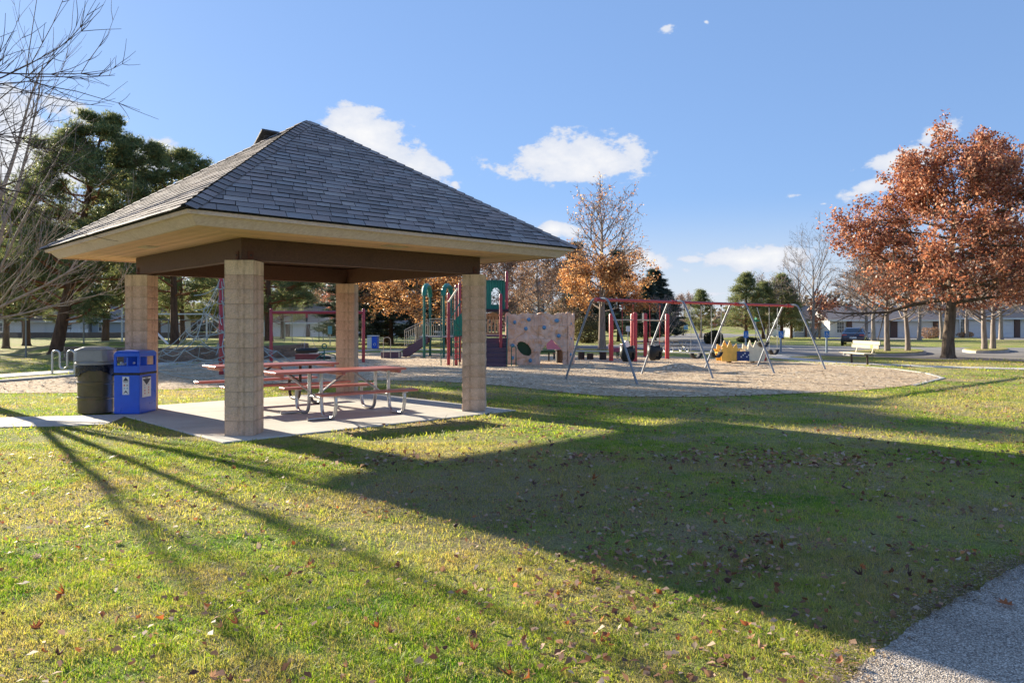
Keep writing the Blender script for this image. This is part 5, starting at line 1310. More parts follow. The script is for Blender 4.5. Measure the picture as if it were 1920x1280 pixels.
def door(par, x0, x1, y, h, mat): b = MB(); b.box(((x0+x1)/2, y-.05, h/2), (x1-x0, .1, h)); d = b.build('door', mat, par); b = MB(); b.box(((x0+x1)/2, y-.02, h/2+.05), (x1-x0+.25, .06, h+.1)); b.build('door_frame', M_TRIM, par)
Y = 92.; fx = lambda px, Y=Y: (px-960)/F_PX*Y
zf = lambda py, Y=92.: CAMZ-(py-HOR)/F_PX*Y
def house(name, label, X0, Y): return thing(name, label, 'house', (X0, Y, 0))
h = house('townhouse', 'pale townhouse with two double garages behind the parked car', fx(1660), Y); o = fx(1660)
gabled(h, fx(1556)-o, fx(1760)-o, 0, 9, 2.35, 4.0, M_SIDE); g0 = lambda px: fx(px)-o
garage(h, g0(1597), g0(1658), 0, 1.95); garage(h, g0(1682), g0(1747), 0, 1.95); brick(h, g0(1587), g0(1596), 0, 2.2); brick(h, g0(1669), g0(1681), 0, 2.2); brick(h, g0(1749), g0(1757), 0, 2.2); window(h, g0(1569), g0(1582), .6, 1.9, 0, 3, 3)
b = MB(); b.box((g0(1735), 4, 4.5), (.7, .7, 1.2)); b.build('chimney', M_BRK, h)
h = house('townhouse', 'pale townhouse with a white entry and garage right of the big oak trunk', fx(1840), Y+.8); o = fx(1840)
gabled(h, fx(1764)-o, fx(1990)-o, 0, 9, 2.6, 4.5, M_SIDE); garage(h, g0(1823), g0(1852), 0, 1.95); garage(h, g0(1868), g0(1908), 0, 1.95); brick(h, g0(1814), g0(1821), 0, 2.2); brick(h, g0(1909), g0(1919), 0, 2.2)
door(h, g0(1786), g0(1792), 0, 2., M_DOORW); window(h, g0(1806), g0(1812), .5, 1.95, 0, 1, 2); b = MB(); b.box((g0(1799), -.9, 1.3), (.12, .12, 2.6)); b.build('porch_post', M_TRIM, h); garage(h, g0(1935), g0(1975), 0, 1.95)
h = house('townhouse', 'slate blue house wing with white framed windows behind the pines', fx(1535), Y+3); o = fx(1535)
gabled(h, fx(1498)-o, fx(1553)-o, 0, 8, 2.2, 4.0, M_SIDEB); window(h, g0(1502), g0(1509), .7, 1.8, 0); window(h, g0(1514), g0(1524), .7, 1.8, 0); window(h, g0(1532), g0(1540), .6, 1.8, 0); brick(h, g0(1527), g0(1530), 0, 2.)
b = MB(); b.box((g0(1500), -1, 1.0), (.1, .1, 2.0)); b.build('porch_post', M_TRIM, h)
Y = 98.; fx = lambda px, Y=Y: (px-960)/F_PX*Y
h = house('bungalow', 'long pale house with a white railed porch behind the ball field, far left', fx(90), Y); o = fx(90)
gabled(h, fx(-110)-o, fx(150)-o, 0, 9, 2.3, 4.6, M_SIDE); garage(h, g0(30), g0(52), 0, 1.9); garage(h, g0(58), g0(84), 0, 1.9); window(h, g0(-60), g0(-40), .7, 1.8, 0, 3, 2); window(h, g0(120), g0(135), .7, 1.8, 0, 2, 2); window(h, g0(-10), g0(5), .7, 1.8, 0, 2, 2)
for i in range(9): b = MB(); b.box((g0(126)+i*.45-.2, -1.6, .6), (.36, .05, .75)); b.build('porch_board', M_TRIM, h)
h = house('bungalow', 'slate blue house behind the field between the second pine and left column', fx(210), Y+2); o = fx(210)
gabled(h, fx(156)-o, fx(290)-o, 0, 9, 2.3, 4.4, M_SIDEB); window(h, g0(170), g0(180), .7, 1.8, 0); door(h, g0(222), g0(227), 0, 1.95, M_GAR); window(h, g0(240), g0(255), .7, 1.8, 0); garage(h, g0(262), g0(284), 0, 1.9)
h = house('garage_block', 'low white garage building seen under the shelter behind the fence', fx(590), Y); o = fx(590)
gabled(h, fx(480)-o, fx(700)-o, 0, 9, 2.1, 4.4, M_SIDE); garage(h, g0(496), g0(530), 0, 1.85); garage(h, g0(550), g0(572), 0, 1.85); garage(h, g0(584), g0(612), 0, 1.85); window(h, g0(630), g0(640), .7, 1.7, 0); garage(h, g0(650), g0(680), 0, 1.85)
for px in (540, 578, 620): brick(h, g0(px)-.25, g0(px)+.25, 0, 2.0)
h = house('garage_block', 'low white garage building behind the orange oak and the play ramp', fx(800), Y+4); o = fx(800)
gabled(h, fx(706)-o, fx(890)-o, 0, 9, 2.1, 4.2, M_SIDE)
for a, c in ((716, 738), (745, 770), (778, 800), (808, 826), (836, 860)): garage(h, g0(a), g0(c), 0, 1.8)
h = house('townhouse', 'far grey roofed house showing above the brown bare trees', fx(1010), 110); o = fx(1010)
gabled(h, fx(985)-o, fx(1040)-o, 0, 9, 5.6, 8.6, M_SIDE); window(h, g0(995), g0(1005), 3.2, 4.6, 0); window(h, g0(1018), g0(1028), 3.2, 4.6, 0)
t = thing('retaining_wall', 'low brown wall along the far side of the ball field', 'wall', (-62, 88, 0))
for i in range(28): b = MB(); b.box((-14+i*1.62, 0, .32+.02*(i % 2)), (1.6, .4, .64)); b.build('block', plain('far_brown_wall', (.15, .11, .09), .9, var=.2), t)
t = thing('mailbox_cluster', 'small white mailbox stand at the far street corner', 'mailbox', (33.0, 95, 0)); b = MB(); b.box((0, 0, .75), (1.7, .5, 1.2)); b.build('box_body', M_TRIM, t, bevel=.03); b = MB(); b.box((0, 0, .1), (.3, .3, .2)); b.build('stand', M_GALV, t)
b = MB(); n = 24
q = Vector((38, 150, 0)); V = []; F_ = []
for j in range(n+1):
    for i in range(n+1):
        u, v = i/n*2-1, j/n*2-1; r_ = min(1, math.hypot(u, v)); V.append((q.x+u*34, q.y+v*18, 1.3*(math.cos(r_*math.pi)+1)/2-.05))
for j in range(n):
    for i in range(n): F_.append((j*(n+1)+i, j*(n+1)+i+1, (j+1)*(n+1)+i+1, (j+1)*(n+1)+i))
b.add(V, F_); b.build('far_grass_rise', M_LAWN)['kind'] = 'structure'

# ------------------------------------------------------------------ trees
def crown_env(z0, zt, R_, peak=.35, pw=.6):
    def f(h):
        u = (h-z0)/(zt-z0)
        if u < 0 or u > 1: return R_*.25
        return R_*((1-abs(u-peak)/((1-peak) if u > peak else peak*2.2))**pw)
    return f
cone = lambda z0, zt, R_: (lambda h: R_*max(.08, (zt-h)/(zt-z0))**.85)
# red oak, right
T = Tree(21).grow(8.5, .27, 2.5, crown_env(1.4, 9.5, 5.7, .20, .55), 46, 11, 5, rise=lambda u: max(.02, -.32+.88*u+random.uniform(-.12, .15)), bend1=.12, twig=.014, ln2=.42, thin=.25)
V, Fq = T.leaves(60000, .135, .135, .85, 2.3)
tree_obj(T, 'oak_tree', 'big russet red oak with a full crown beside the parking lot on the right', 'tree', G(1778, 671.5), M_BOAK, (V, Fq), M_LRED, ns=(12, 4))
T = Tree(22).grow(8.6, .25, 2.6, crown_env(1.2, 9.4, 4.9, .25), 26, 7, 4, rise=lambda u: .7*u, bend1=.1, twig=.014)
V, Fq = T.leaves(22000, .17, .16, .8, 2.5)
tree_obj(T, 'oak_tree', 'second russet oak whose leaves just reach in at the right edge of the frame', 'tree', (29.3, 36.5, 0), M_BOAK, (V, Fq), M_LRED, ns=(10, 4))
# orange oak with a bare top, centre
T = Tree(31).grow(8.3, .24, 2.2, crown_env(1.2, 10.4, 3.9, .16, .6), 40, 8, 4, rise=lambda u: .0+1.5*max(0, u-.15), bend1=.25, twig=.013, wob=.015, thin=.3)
tips = T.tips; T.tips = [t for t in tips if t[0][2] < 5.2+T.r.normal(0, .6)]; V1, F1 = T.leaves(15000, .17, .135, .8, 2.1)
T.tips = [t for t in tips if t[0][2] >= 6.]; V2, F2 = T.leaves(1300, .12, .12)
tree_obj(T, 'oak_tree', 'orange leaved oak with a bare twiggy top standing behind the swing set', 'tree', G(1129, 655.5), M_BGREY, (np.concatenate([V1, V2]), np.concatenate([F1, F2+len(V1)])), M_LORG, ns=(10, 3))
# orange oak seen under the roof
T = Tree(33).grow(8.2, .26, 2.0, crown_env(.6, 9, 4.4, .25, .5), 34, 8, 4, rise=lambda u: -.1+.8*u, bend1=.1, twig=.014, thin=.3)
tree_obj(T, 'oak_tree', 'bright orange oak glowing under the shelter roof behind the teal hoops', 'tree', (-6.4, 52, 0), M_BOAK, T.leaves(32000, .19, .15, .8, 1.5), M_LORG, ns=(9, 3))
# pines on the left
def pine(seed, H, r, z0, R_, label, loc, lean=(0, 0), ncl=9000, rz=0., n1=40, spread=.26, bark=(M_BPINE, M_BPINER), pk=.28, per=7, group=None, pw=.8):
    T = Tree(seed).grow(H, r, z0, crown_env(z0*.7, H*1.03, R_, pk, pw), n1, 10, 4, rise=.18, bend1=.35, lean=lean, twig=.014, wob=.012, flat=.5, ln2=.36, thin=.35, jit=.13)
    V, Fq = T.needles(ncl, per, .24, .015, spread*.72, .5, .35, zmin=z0*.72)
    return tree_obj(T, 'pine_tree', label, 'pine', loc, bark, (V, Fq), M_LPINE, group, rz, ns=(10, 4), crown='needles')
pine(41, 11.6, .30, 1.6, 4.7, 'tall leaning pine with a forked trunk at far left beside the fence', (-22.1, 36.5, 0), (2.3, .3), 22000, pk=.25, pw=.75, n1=50)
p2 = pine(42, 9.6, .25, 1.6, 3.9, 'straight pine with a dark trunk between the forked pine and left column', G(197, 651.5), (.3, 0), 14000, group='pines left of the shelter')
pine(43, 9.6, .20, 2.3, 3.4, 'slim pine rising behind the rope net, right of the left column', (-16.7, 37.4, .55), (-.2, 0), 13000, pw=.6)
p4 = dup(p2, (-16.9, 52.5, .3), 2.1, 'broad pine seen under the roof between the near and far columns', (1.12, 1.12, 1.0)); del p4['group']
del p2['group']
d_ = [((-29.5, 42, 0), .7, 1.0, 'pine cut by the left edge of the frame, in front of the pale house'), ((-36, 56, 0), 1.9, 1.05, 'farther pine at the extreme left, beyond the fence'), ((-27, 62, 0), 3.3, .9, 'pine deep behind the rope net mast'), ((-21.5, 60, 0), 4.4, 1.0, 'pine far behind the near column'), ((-11, 66, 0), 5.1, .95, 'dark pine to the left of the bright orange oak')]
d_ += [((-44, 74, 0), .3, .85, 'pine before the pale bungalow, leftmost of the far row'), ((-36.5, 78, 0), 1.3, .8, 'pine before the pale bungalow, between the two nearest trunks'), ((-33, 86, 0), 2.4, .9, 'pine just left of the left column, near the slate blue house'),
       ((-33.5, 50, 0), 5.6, .85, 'low limbed pine left of the forked pine'), ((-25.5, 84, 0), 3.9, .9, 'far pine between the rope net and left column'), ((-30, 100, 0), 4.6, 1.3, 'tall pine behind the slate blue house'), ((-52, 108, 0), .9, 1.3, 'tall pine behind the pale bungalow'), ((-62, 96, 0), 2.9, 1.1, 'pine beyond the field at the extreme far left')]
for (lc, rz_, sc_, lb) in d_: dup(p2, lc, rz_, lb, sc_)
pR = pine(44, 7.0, .2, .8, 2.7, 'tallest of the three dark pines beyond the parking lot, leftmost', (24.8, 80, 0), (0, 0), 6500, n1=40, spread=.36, pk=.12, pw=.9, per=6)
for (lc, rz_, sc_, lb) in [((27.3, 82, 0), 1.2, (1.0, 1.0, .88), 'shorter middle pine of the three beyond the parking lot'), ((30.0, 84, 0), 2.6, (1.0, 1.0, 1.02), 'right hand pine of the three beyond the parking lot'), ((22.0, 88, 0), 4.0, .8, 'small pine behind the stop sign'), ((31.8, 86, 0), 5.0, .8, 'small pine touching the slate blue house')]: dup(pR, lc, rz_, lb, sc_)
# spruces
def spruce(seed, H, R_, label, loc, n=9000):
    T = Tree(seed).grow(H, .16, .6, cone(.4, H, R_), 70, 5, 1, rise=-.12, bend1=.2, twig=.018, wob=.004, flat=.25, ln2=.34, thin=.25, jit=.06)
    return tree_obj(T, 'spruce_tree', label, 'spruce', loc, M_BPINE, T.needles(n, 6, .28, .022, .2, .5, -.25, zmin=.3), M_LSPR, ns=(6, 3), crown='needles')
s1 = spruce(51, 8.6, 2.9, 'dark spruce just right of the orange oak with the bare top', (10.0, 71, 0), 11000)
for (lc, rz_, sc_, lb) in [((14.0, 74, 0), 1., (1.05, 1.05, .82), 'wide blue green spruce behind the red bar frame'), ((11.8, 66, 0), 2., (.9, .9, .62), 'short spruce with bare twigs in front, behind the second A frame'), ((6.2, 74, 0), 3., (1, 1, 1.13), 'spruce whose tip shows above the orange oak leaves'), ((16.4, 80, 0), 4.2, (.9, .9, .6), 'low spruce at the left side of the far street'),
                           ((-9.6, 60, 0), 5., (1.2, 1.2, .8), 'dark spruce behind the orange oak, left of it'), ((-5.5, 64, 0), .4, (1.2, 1.2, .7), 'dark spruce straight behind the orange oak'), ((-13.4, 63, 0), 1.4, (1.3, 1.3, .85), 'dark spruce right of the far column')]: dup(s1, lc, rz_, lb, sc_)
# bare trees
def bare(seed, H, r, z0, R_, label, loc, bark=M_BGREY, n=(16, 6, 4), rise=.7, bend=.5, leaves=0, lm=None, lsz=.12, twig=.012, pk=.4, name='bare_tree', n4=2, pw=.6, group=None):
    T = Tree(seed).grow(H, r, z0, crown_env(z0*.8, H*1.05, R_, pk, pw), *n, rise=rise, bend1=bend, twig=twig, jit=.14, n4=n4)
    return tree_obj(T, name, label, 'tree', loc, bark, T.leaves(leaves, .18, lsz, 1., .6) if leaves else None, lm, group, ns=(8, 3))
bt = bare(61, 5.2, .165, 1.6, 3.0, 'pale bare tree on the near lot island, left of the pair', G(1664, 663.5), M_BPALE, (24, 9, 5), .45, .3, 2200, M_LBRN, .09, twig=.013)
bt2 = bare(62, 5.0, .15, 1.5, 2.9, 'pale bare tree on the near lot island, right of the pair', G(1702, 662.5), M_BPALE, (24, 9, 5), .4, .3, 500, M_LBRN, .09, twig=.013)
for (src, lc, rz_, sc_, lb) in [(bt, (33.5, 70, 0), 2.2, 1.3, 'spreading bare tree at the left end of the townhouse lawn'), (bt2, (41.0, 76, 0), 4.4, 1.35, 'bare tree on the far lawn just right of the parked car'), (bt, (50.5, 78, 0), 5.5, 1.4, 'wide bare tree before the brick pier of the double garages'), (bt2, (61, 80, 0), 1.9, 1.35, 'bare tree on the far lawn between the two island trees'), (bt, (53, 88, 0), .9, 1.25, 'bare tree close against the townhouse entry'), (bt2, (28.5, 84, 0), 3.2, 1.3, 'bare tree before the slate blue house wing'), (bt2, G(1845.5, 659.5), 1.3, (1.15, 1.15, 1.0), 'straight pale bare tree on the far lot island'), (bt, G(1861.5, 658.5), 2.7, (1.0, 1.0, 1.0), 'darker trunked bare tree on the far lot island, beside the straight one'), (bt, (37.0, 79, 0), 3.9, 1.25, 'round headed bare tree behind the parked car'),
                           (bt2, (45.5, 80, 0), .6, 1.4, 'bare tree with a pale trunk in front of the double garages'), (bt2, (56, 82, 0), 5.2, 1.3, 'bare tree in front of the right hand townhouse entry')]: dup(src, lc, rz_, lb, sc_)
bv = bare(63, 8.8, .2, 1.9, 3.9, 'tall vase shaped bare tree left of the big red oak', (31.8, 79.5, 0), M_BPALE, (14, 7, 4), 1.5, .5, 0, None, pk=.7)
dup(bv, (39.5, 104, 0), 1., 'farther bare tree above the townhouse roof', 1.0); dup(bv, (54, 106, 0), 2., 'bare tree rising behind the right hand townhouse', 1.0); dup(bv, (66, 108, 0), 4., 'bare tree behind the townhouses at the right edge', 1.05)
bw = bare(64, 6.6, .14, .9, 3.0, 'brown twiggy tree with dry leaves just right of the right column', (-.4, 58, 0), M_BGREY, (22, 7, 5), .8, .4, 5200, M_LBRN, .13)
for (lc, rz_, sc_, lb) in [((2.2, 62, 0), 1.1, 1.1, 'brown twiggy tree behind the climbing wall, left of the orange oak'), ((-2.8, 60, 0), 2.2, 1.05, 'brown twiggy tree hidden mostly by the right column'), ((4.4, 66, 0), 3.6, .95, 'brown twiggy tree directly behind the orange oak trunk'), ((1.0, 70, 0), 4.9, 1.25, 'tallest brown twiggy tree behind the climbing wall')]: dup(bw, lc, rz_, lb, sc_)
bp = bare(65, 4.6, .11, .7, 1.9, 'small dusty red leaved tree behind the far column', (-14.8, 66, 0), M_BGREY, (18, 6, 4), .8, .4, 3200, M_LPINK, .15)
dup(bp, (34.2, 84, 0), 2., 'small rusty leaved tree between the bare vase tree and the slate house', .9); dup(bw, (18.5, 100, 0), .5, 'brown twiggy tree behind the swing beam above the far street', .8); dup(bw, (24.5, 108, 0), 2.5, 'brown twiggy tree behind the stop sign', .8)
bare(66, 3.2, .10, .5, 1.9, 'low pale bare tree with white twigs in front of the short spruce', (12.4, 60, 0), M_BPALE, (16, 6, 4), .9, .5, 0, None)
# foreground bare trees on the left
T = Tree(71)
T.trunk += [[0, 0, -.1, .02, 0, .7, .19, .15], [.02, 0, .7, .05, 0, 1.7, .15, .13]]
rs = random.Random(8)
stems = [((-.32, -.36, 1.), 5.0, .075, .12), ((-.12, -.22, 1.), 6.4, .085, .12), ((.10, .12, 1.), 5.6, .080, .15), ((.50, -.1, 1.), 5.6, .055, .3), ((.95, -.3, 1.), 4.3, .042, .35), ((1.3, -.55, .42), 3.8, .030, .42), ((1.3, .2, .7), 4.2, .036, .45), ((1.35, .1, .22), 3.5, .028, .35)]
for d, L, r_, bd in stems:
    p1, d1, q1 = T.limb((.05, 0, 1.55), d, L, r_, 10, bd, .045, T.br, .15)
    for j in range(13):
        i = rs.randint(2, 9); dd = T.side(d1[i], rs.uniform(.35, .8)); dd[2] += .25
        p2, d2, q2 = T.limb(p1[i], dd, L*.34*rs.uniform(.5, 1.2), max(.007, q1[i]*.38), 6, .5, .09, T.br, .3)
        for l in range(5):
            c = rs.randint(1, 5); dd = T.side(d2[c], rs.uniform(.3, .8)); dd[2] += .2
            T.limb(p2[c], dd, rs.uniform(.3, .8), .0045, 3, .4, .1, T.br, .5)
tree_obj(T, 'bare_tree', 'pale barked many stemmed bare tree reaching in from the left beside the drum', 'tree', (-11.3, 15.6, 0), M_BPALE, ns=(10, 5))
T = Tree(72); T.trunk += [[0, 0, -.1, 0, 0, 2.4, .2, .15], [0, 0, 2.4, .1, .1, 6.2, .15, .07]]
for k in range(24):
    h0 = 3.0+2.8*k/24; a = -.35+rs.uniform(-.9, .9) if k % 4 else rs.uniform(0, 6.28)
    p1, d1, q1 = T.limb((.05, .05, h0), (math.cos(a), math.sin(a), rs.uniform(-.12, .3)), rs.uniform(2.5, 3.7), .026, 9, rs.uniform(.1, .5), .07, T.br, .12)
    for j in range(9):
        i = rs.randint(2, 8); dd = T.side(d1[i], rs.uniform(.4, .9)); p2, d2, q2 = T.limb(p1[i], dd, rs.uniform(.6, 1.6), max(.007, q1[i]*.4), 5, .35, .1, T.br, .3)
        for l in range(4):
            c = rs.randint(1, 4); T.limb(p2[c], T.side(d2[c], rs.uniform(.4, .9)), rs.uniform(.2, .6), .0045, 3, .3, .12, T.br, .5)
tree_obj(T, 'bare_tree', 'dark twigged bare tree whose arching branches hang in from the upper left corner', 'tree', (-8.8, 9.1, 0), M_BDARK, ns=(10, 4))
for (lc, rz_, sc_, lb) in [((-40, 112, 0), 1., 1.5, 'brown twiggy tree behind the houses at far left'), ((-22, 112, 0), 2., 1.5, 'brown twiggy tree rising behind the low garage building'), ((-14, 114, 0), 3.4, 1.4, 'brown twiggy tree behind the garages near the far column'), ((-31, 110, 0), 4.4, 1.6, 'brown twiggy tree between the far pines'), ((-52, 112, 0), 5.1, 1.4, 'brown twiggy tree left of the far houses')]: dup(bw, lc, rz_, lb, sc_)
# hedges and shrubs
def bush(name, label, cat, loc, sx_, sy_, sz_, mat, n=3500, size=.09, seed=0, boxy=False, twigs=True, group=None):
    r = np.random.RandomState(seed); t = thing(name, label, cat, loc, 0, group); c = r.normal(0, 1, (n, 3)); c /= np.linalg.norm(c, axis=1, keepdims=True)
    if boxy: c /= (np.abs(c)**4).sum(1, keepdims=True)**.25
    c *= r.uniform(.6, 1.04, (n, 1))**.6; c[:, 2] = (c[:, 2]*.52+.5); c *= np.array([sx_, sy_, sz_])*(1+.1*np.sin(c[:, :1]*4+seed)); c = c[c[:, 2] > .02]; n = len(c)
    a = r.normal(0, 1, (n, 3)); a /= np.linalg.norm(a, axis=1, keepdims=True); b_ = np.cross(a, r.normal(0, 1, (n, 3))); b_ /= np.linalg.norm(b_, axis=1, keepdims=True)
    V = np.stack([c-a*size*.5, c+b_*size*.4, c+a*size*.5, c-b_*size*.4], 1).reshape(-1, 3); npmesh('foliage', V, np.arange(n*4).reshape(-1, 4), mat, t)
    S = []
    for i in range(14): a_ = r.uniform(0, 6.28); S.append([0, 0, 0, sx_*.75*math.cos(a_), sy_*.75*math.sin(a_), sz_*r.uniform(.5, .95), .03, .012])
    V, Fq = seg_arrays(S, 4); npmesh('stems', V, Fq, M_BGREY, t); return t
bush('box_hedge', 'dark clipped box hedge behind the third swing frame', 'hedge', (16.3, 61, 0), .75, .6, .98, M_LBUSH, 7000, .10, 1, True)
bush('low_shrub', 'low dark shrub row left of the first blue parking sign', 'shrub', (18.2, 68, 0), .9, .5, .45, M_LBUSH, 2500, .09, 2)
bush('low_shrub', 'low maroon shrub row right of the first blue parking sign', 'shrub', (20.6, 66, 0), 1.1, .5, .5, M_LBUSH, 2500, .09, 3)
bush('round_shrub', 'tall olive round shrub between the climbing wall and orange oak trunk', 'shrub', (6.4, 64, 0), 1.3, 1.2, 2.0, mk_leaf('olive_leaves', [(0, (.07, .065, .03)), (.5, (.16, .15, .07)), (1, (.28, .25, .13))]), 6000, .11, 4)
bush('dry_shrub', 'small round dry twiggy shrub on the lawn before the garages', 'shrub', (46.5, 84, 0), 1.0, .9, 1.3, M_LBRN, 1600, .10, 5)
bush('low_shrub', 'rusty low shrub in front of the big house entry', 'shrub', (54.3, 90.5, 0), 1.0, .6, .7, M_LORG, 900, .1, 6)
bush('low_shrub', 'dark low hedge before the pale house at far left', 'shrub', (-61, 84, 0), 4.2, .9, 1.4, M_LBUSH, 6000, .14, 7, True)
# grey brown trees that close the horizon far off
r = np.random.RandomState(3); n = 70000; a = r.uniform(-1.15, 1.15, n); d = r.uniform(175, 215, n); x = d*np.sin(a); y = d*np.cos(a)
hmx = 4.6+2.2*np.sin(x*.11)+1.5*np.sin(x*.37+1)+.9*np.sin(x*1.1); hmx *= 1+.75*(1/(1+np.exp(x/12.))); z = hmx*r.uniform(0, 1, n)**.7
c = np.stack([x, y, z], 1); aa = r.normal(0, 1, (n, 3)); aa /= np.linalg.norm(aa, axis=1, keepdims=True); bb = np.cross(aa, r.normal(0, 1, (n, 3))); bb /= np.linalg.norm(bb, axis=1, keepdims=True)
V = np.stack([c-aa*.5, c+bb*.4, c+aa*.5, c-bb*.4], 1).reshape(-1, 3)
o = npmesh('distant_wood', V, np.arange(n*4).reshape(-1, 4), mk_leaf('distant_brown_wood', [(0, (.07, .06, .05)), (.45, (.17, .13, .115)), (.7, (.11, .12, .08)), (1, (.30, .23, .20))], .3)); tag(o, 'far band of grey brown woodland closing the horizon', 'woodland', kind='stuff')
b = MB(); N = 60
for i in range(N):
    a0, a1 = -1.2+2.4*i/N, -1.2+2.4*(i+1)/N; d = 216
    hh = [(3.4+1.2*math.sin(d*math.sin(a)*.11))*(1+.75/(1+math.exp(d*math.sin(a)/12.))) for a in (a0, a1)]
    b.add([(d*math.sin(a0), d*math.cos(a0), -.1), (d*math.sin(a1), d*math.cos(a1), -.1), (d*math.sin(a1), d*math.cos(a1), hh[1]), (d*math.sin(a0), d*math.cos(a0), hh[0])], [(0, 1, 2, 3)])
    if i == N-1: pass
o = b.build('distant_hill', plain('distant_brush', (.085, .075, .06), 1., var=.3, scale=.2)); o['kind'] = 'structure'

# ------------------------------------------------------------------ grass, fallen leaves, chips
r = np.random.RandomState(9)
def blocked(x, y, m=0.):
    k = inside(MUL, x, y) | inside(PATH, x, y)
    px, py = x-pc.x, y-pc.y; c_, s_ = math.cos(-TH), math.sin(-TH); u, v = px*c_-py*s_, px*s_+py*c_
    k |= (np.abs(u)+np.abs(v)) < pad_d-.015
    a = (x-pA.x)*dv.x+(y-pA.y)*dv.y; w = (x-pA.x)*nv.x+(y-pA.y)*nv.y
    return k | ((a > -.3) & (a < 10.2) & (w > -.0) & (w < pw))
BL_V, BL_F, off = [], [], 0
def blades(n, y0, y1, hgt, wid, pw_=1.):
    global off
    nt = n*2//3//14; yc = y0+(y1-y0)*r.uniform(0, 1, nt)**pw_; xc = r.uniform(-.74, .74, nt)*(yc+.5); rad = (y0+y1)*.0032
    ts = np.repeat(r.lognormal(0, .28, nt), 14); ox, oy = r.normal(0, rad, nt*14), r.normal(0, rad, nt*14)
    xt, yt = np.repeat(xc, 14)+ox*ts, np.repeat(yc, 14)+oy*ts; m_ = n-nt*14
    yu = y0+(y1-y0)*r.uniform(0, 1, m_)**pw_; xu = r.uniform(-.74, .74, m_)*(yu+.5)
    x = np.concatenate([xt, xu]); y = np.concatenate([yt, yu]); sc_t = np.concatenate([ts*1.25, np.full(m_, .62)])
    a = np.concatenate([np.arctan2(oy, ox)+r.normal(0, .5, nt*14), r.uniform(0, 6.28, m_)])
    k = ~blocked(x, y); x, y, a, sc_t = x[k], y[k], a[k], sc_t[k]; n = len(x)
    cl_ = .5+.5*np.sin(x*7.1+np.sin(y*5.3)*2)*np.sin(y*6.3+np.sin(x*4.7)*2); h = hgt*r.uniform(.45, 1.15, n)*(.6+.7*cl_)*sc_t
    ln = r.uniform(.3, 1.7, n)*h; w = wid*r.uniform(.7, 1.3, n)
    a2 = a+r.uniform(-1, 1, n); dx, dy = np.cos(a), np.sin(a); wx, wy = -np.sin(a2)*w/2, np.cos(a2)*w/2
    p0 = np.stack([x-wx, y-wy, np.zeros(n)-.002], 1); p1 = np.stack([x+wx, y+wy, np.zeros(n)-.002], 1)
    m0 = np.stack([x+dx*ln*.3-wx*.8, y+dy*ln*.3-wy*.8, h*.6], 1); m1_ = np.stack([x+dx*ln*.3+wx*.8, y+dy*ln*.3+wy*.8, h*.6], 1); tp = np.stack([x+dx*ln, y+dy*ln, h], 1)
    V = np.stack([p0, p1, m1_, m0, tp], 1).reshape(-1, 3); i = np.arange(n)[:, None]*5+off
    BL_V.append(V); BL_F.append(np.concatenate([i+[[0, 1, 2]], i+[[0, 2, 3]], i+[[3, 2, 4]]], 0)); off += 5*n
blades(230000, 2.6, 5.2, .020, .0030, .9)
blades(190000, 5.2, 10, .023, .0048, .8)
blades(95000, 10, 19, .032, .010, .8)
blades(30000, 19, 34, .04, .018, .8)
o = npmesh('grass', np.concatenate(BL_V), np.concatenate(BL_F), M_BLADE); tag(o, 'short green and straw coloured autumn grass over the whole lawn', 'grass', kind='stuff')
# wood chips lying loose
n = 26000; y = 12+(34-12)*r.uniform(0, 1, n)**1.1; x = r.uniform(-.75, .75, n)*y; k = inside(MUL, x, y); x, y = x[k], y[k]; n = len(x)
a = r.uniform(0, 6.28, n); L = r.uniform(.03, .09, n); w = r.uniform(.012, .03, n); tl_ = r.uniform(-.5, .5, n)
d = np.stack([np.cos(a), np.sin(a), tl_*.6], 1)*L[:, None]/2; s = np.stack([-np.sin(a), np.cos(a), r.uniform(-.4, .4, n)], 1)*w[:, None]/2; c = np.stack([x, y, .02+r.uniform(0, .025, n)], 1)
V = np.stack([c-d-s, c+d-s, c+d+s, c-d+s], 1).reshape(-1, 3)
o = npmesh('wood_chips', V, np.arange(n*4).reshape(-1, 4), mk_chip() or bpy.data.materials['wood_chip_pieces']); o.data.materials[0] = bpy.data.materials['wood_chip_pieces']; tag(o, 'loose wood chips covering the play area', 'wood chips', kind='stuff')
P7 = [Vector(p) for p in PATH[:9]]; V = []; rs = random.Random(31)
for q_ in range(5200):
    i = rs.choice((0, 1, 2, 3, 4, 4, 5, 5, 6, 6)); a, c = P7[i], P7[i+1]; t_ = rs.random(); p = a.lerp(c, t_); n_ = Vector((-(c-a).y, (c-a).x)).normalized(); p = p+n_*(rs.gauss(.05, .075))
    s_ = rs.uniform(.004, .014); u = rs.uniform(0, 6.28); d_1 = Vector((math.cos(u), math.sin(u), rs.uniform(-.3, .3)))*s_; e_1 = Vector((-math.sin(u), math.cos(u), rs.uniform(-.3, .3)))*s_*rs.uniform(.2, .6); z_ = Vector((p.x, p.y, .021+rs.uniform(0, .006)))
    V += [z_-d_1, z_+e_1, z_+d_1, z_-e_1]
o = npmesh('path_edge_debris', [tuple(v) for v in V], np.arange(len(V)).reshape(-1, 4), mk_leaf('thatch_crumbs', [(0, (.12, .08, .055)), (.5, (.27, .19, .12)), (1, (.45, .36, .24))], .2, .8)); tag(o, 'brown soil crumbs and dry thatch along the asphalt edge', 'debris', kind='stuff')
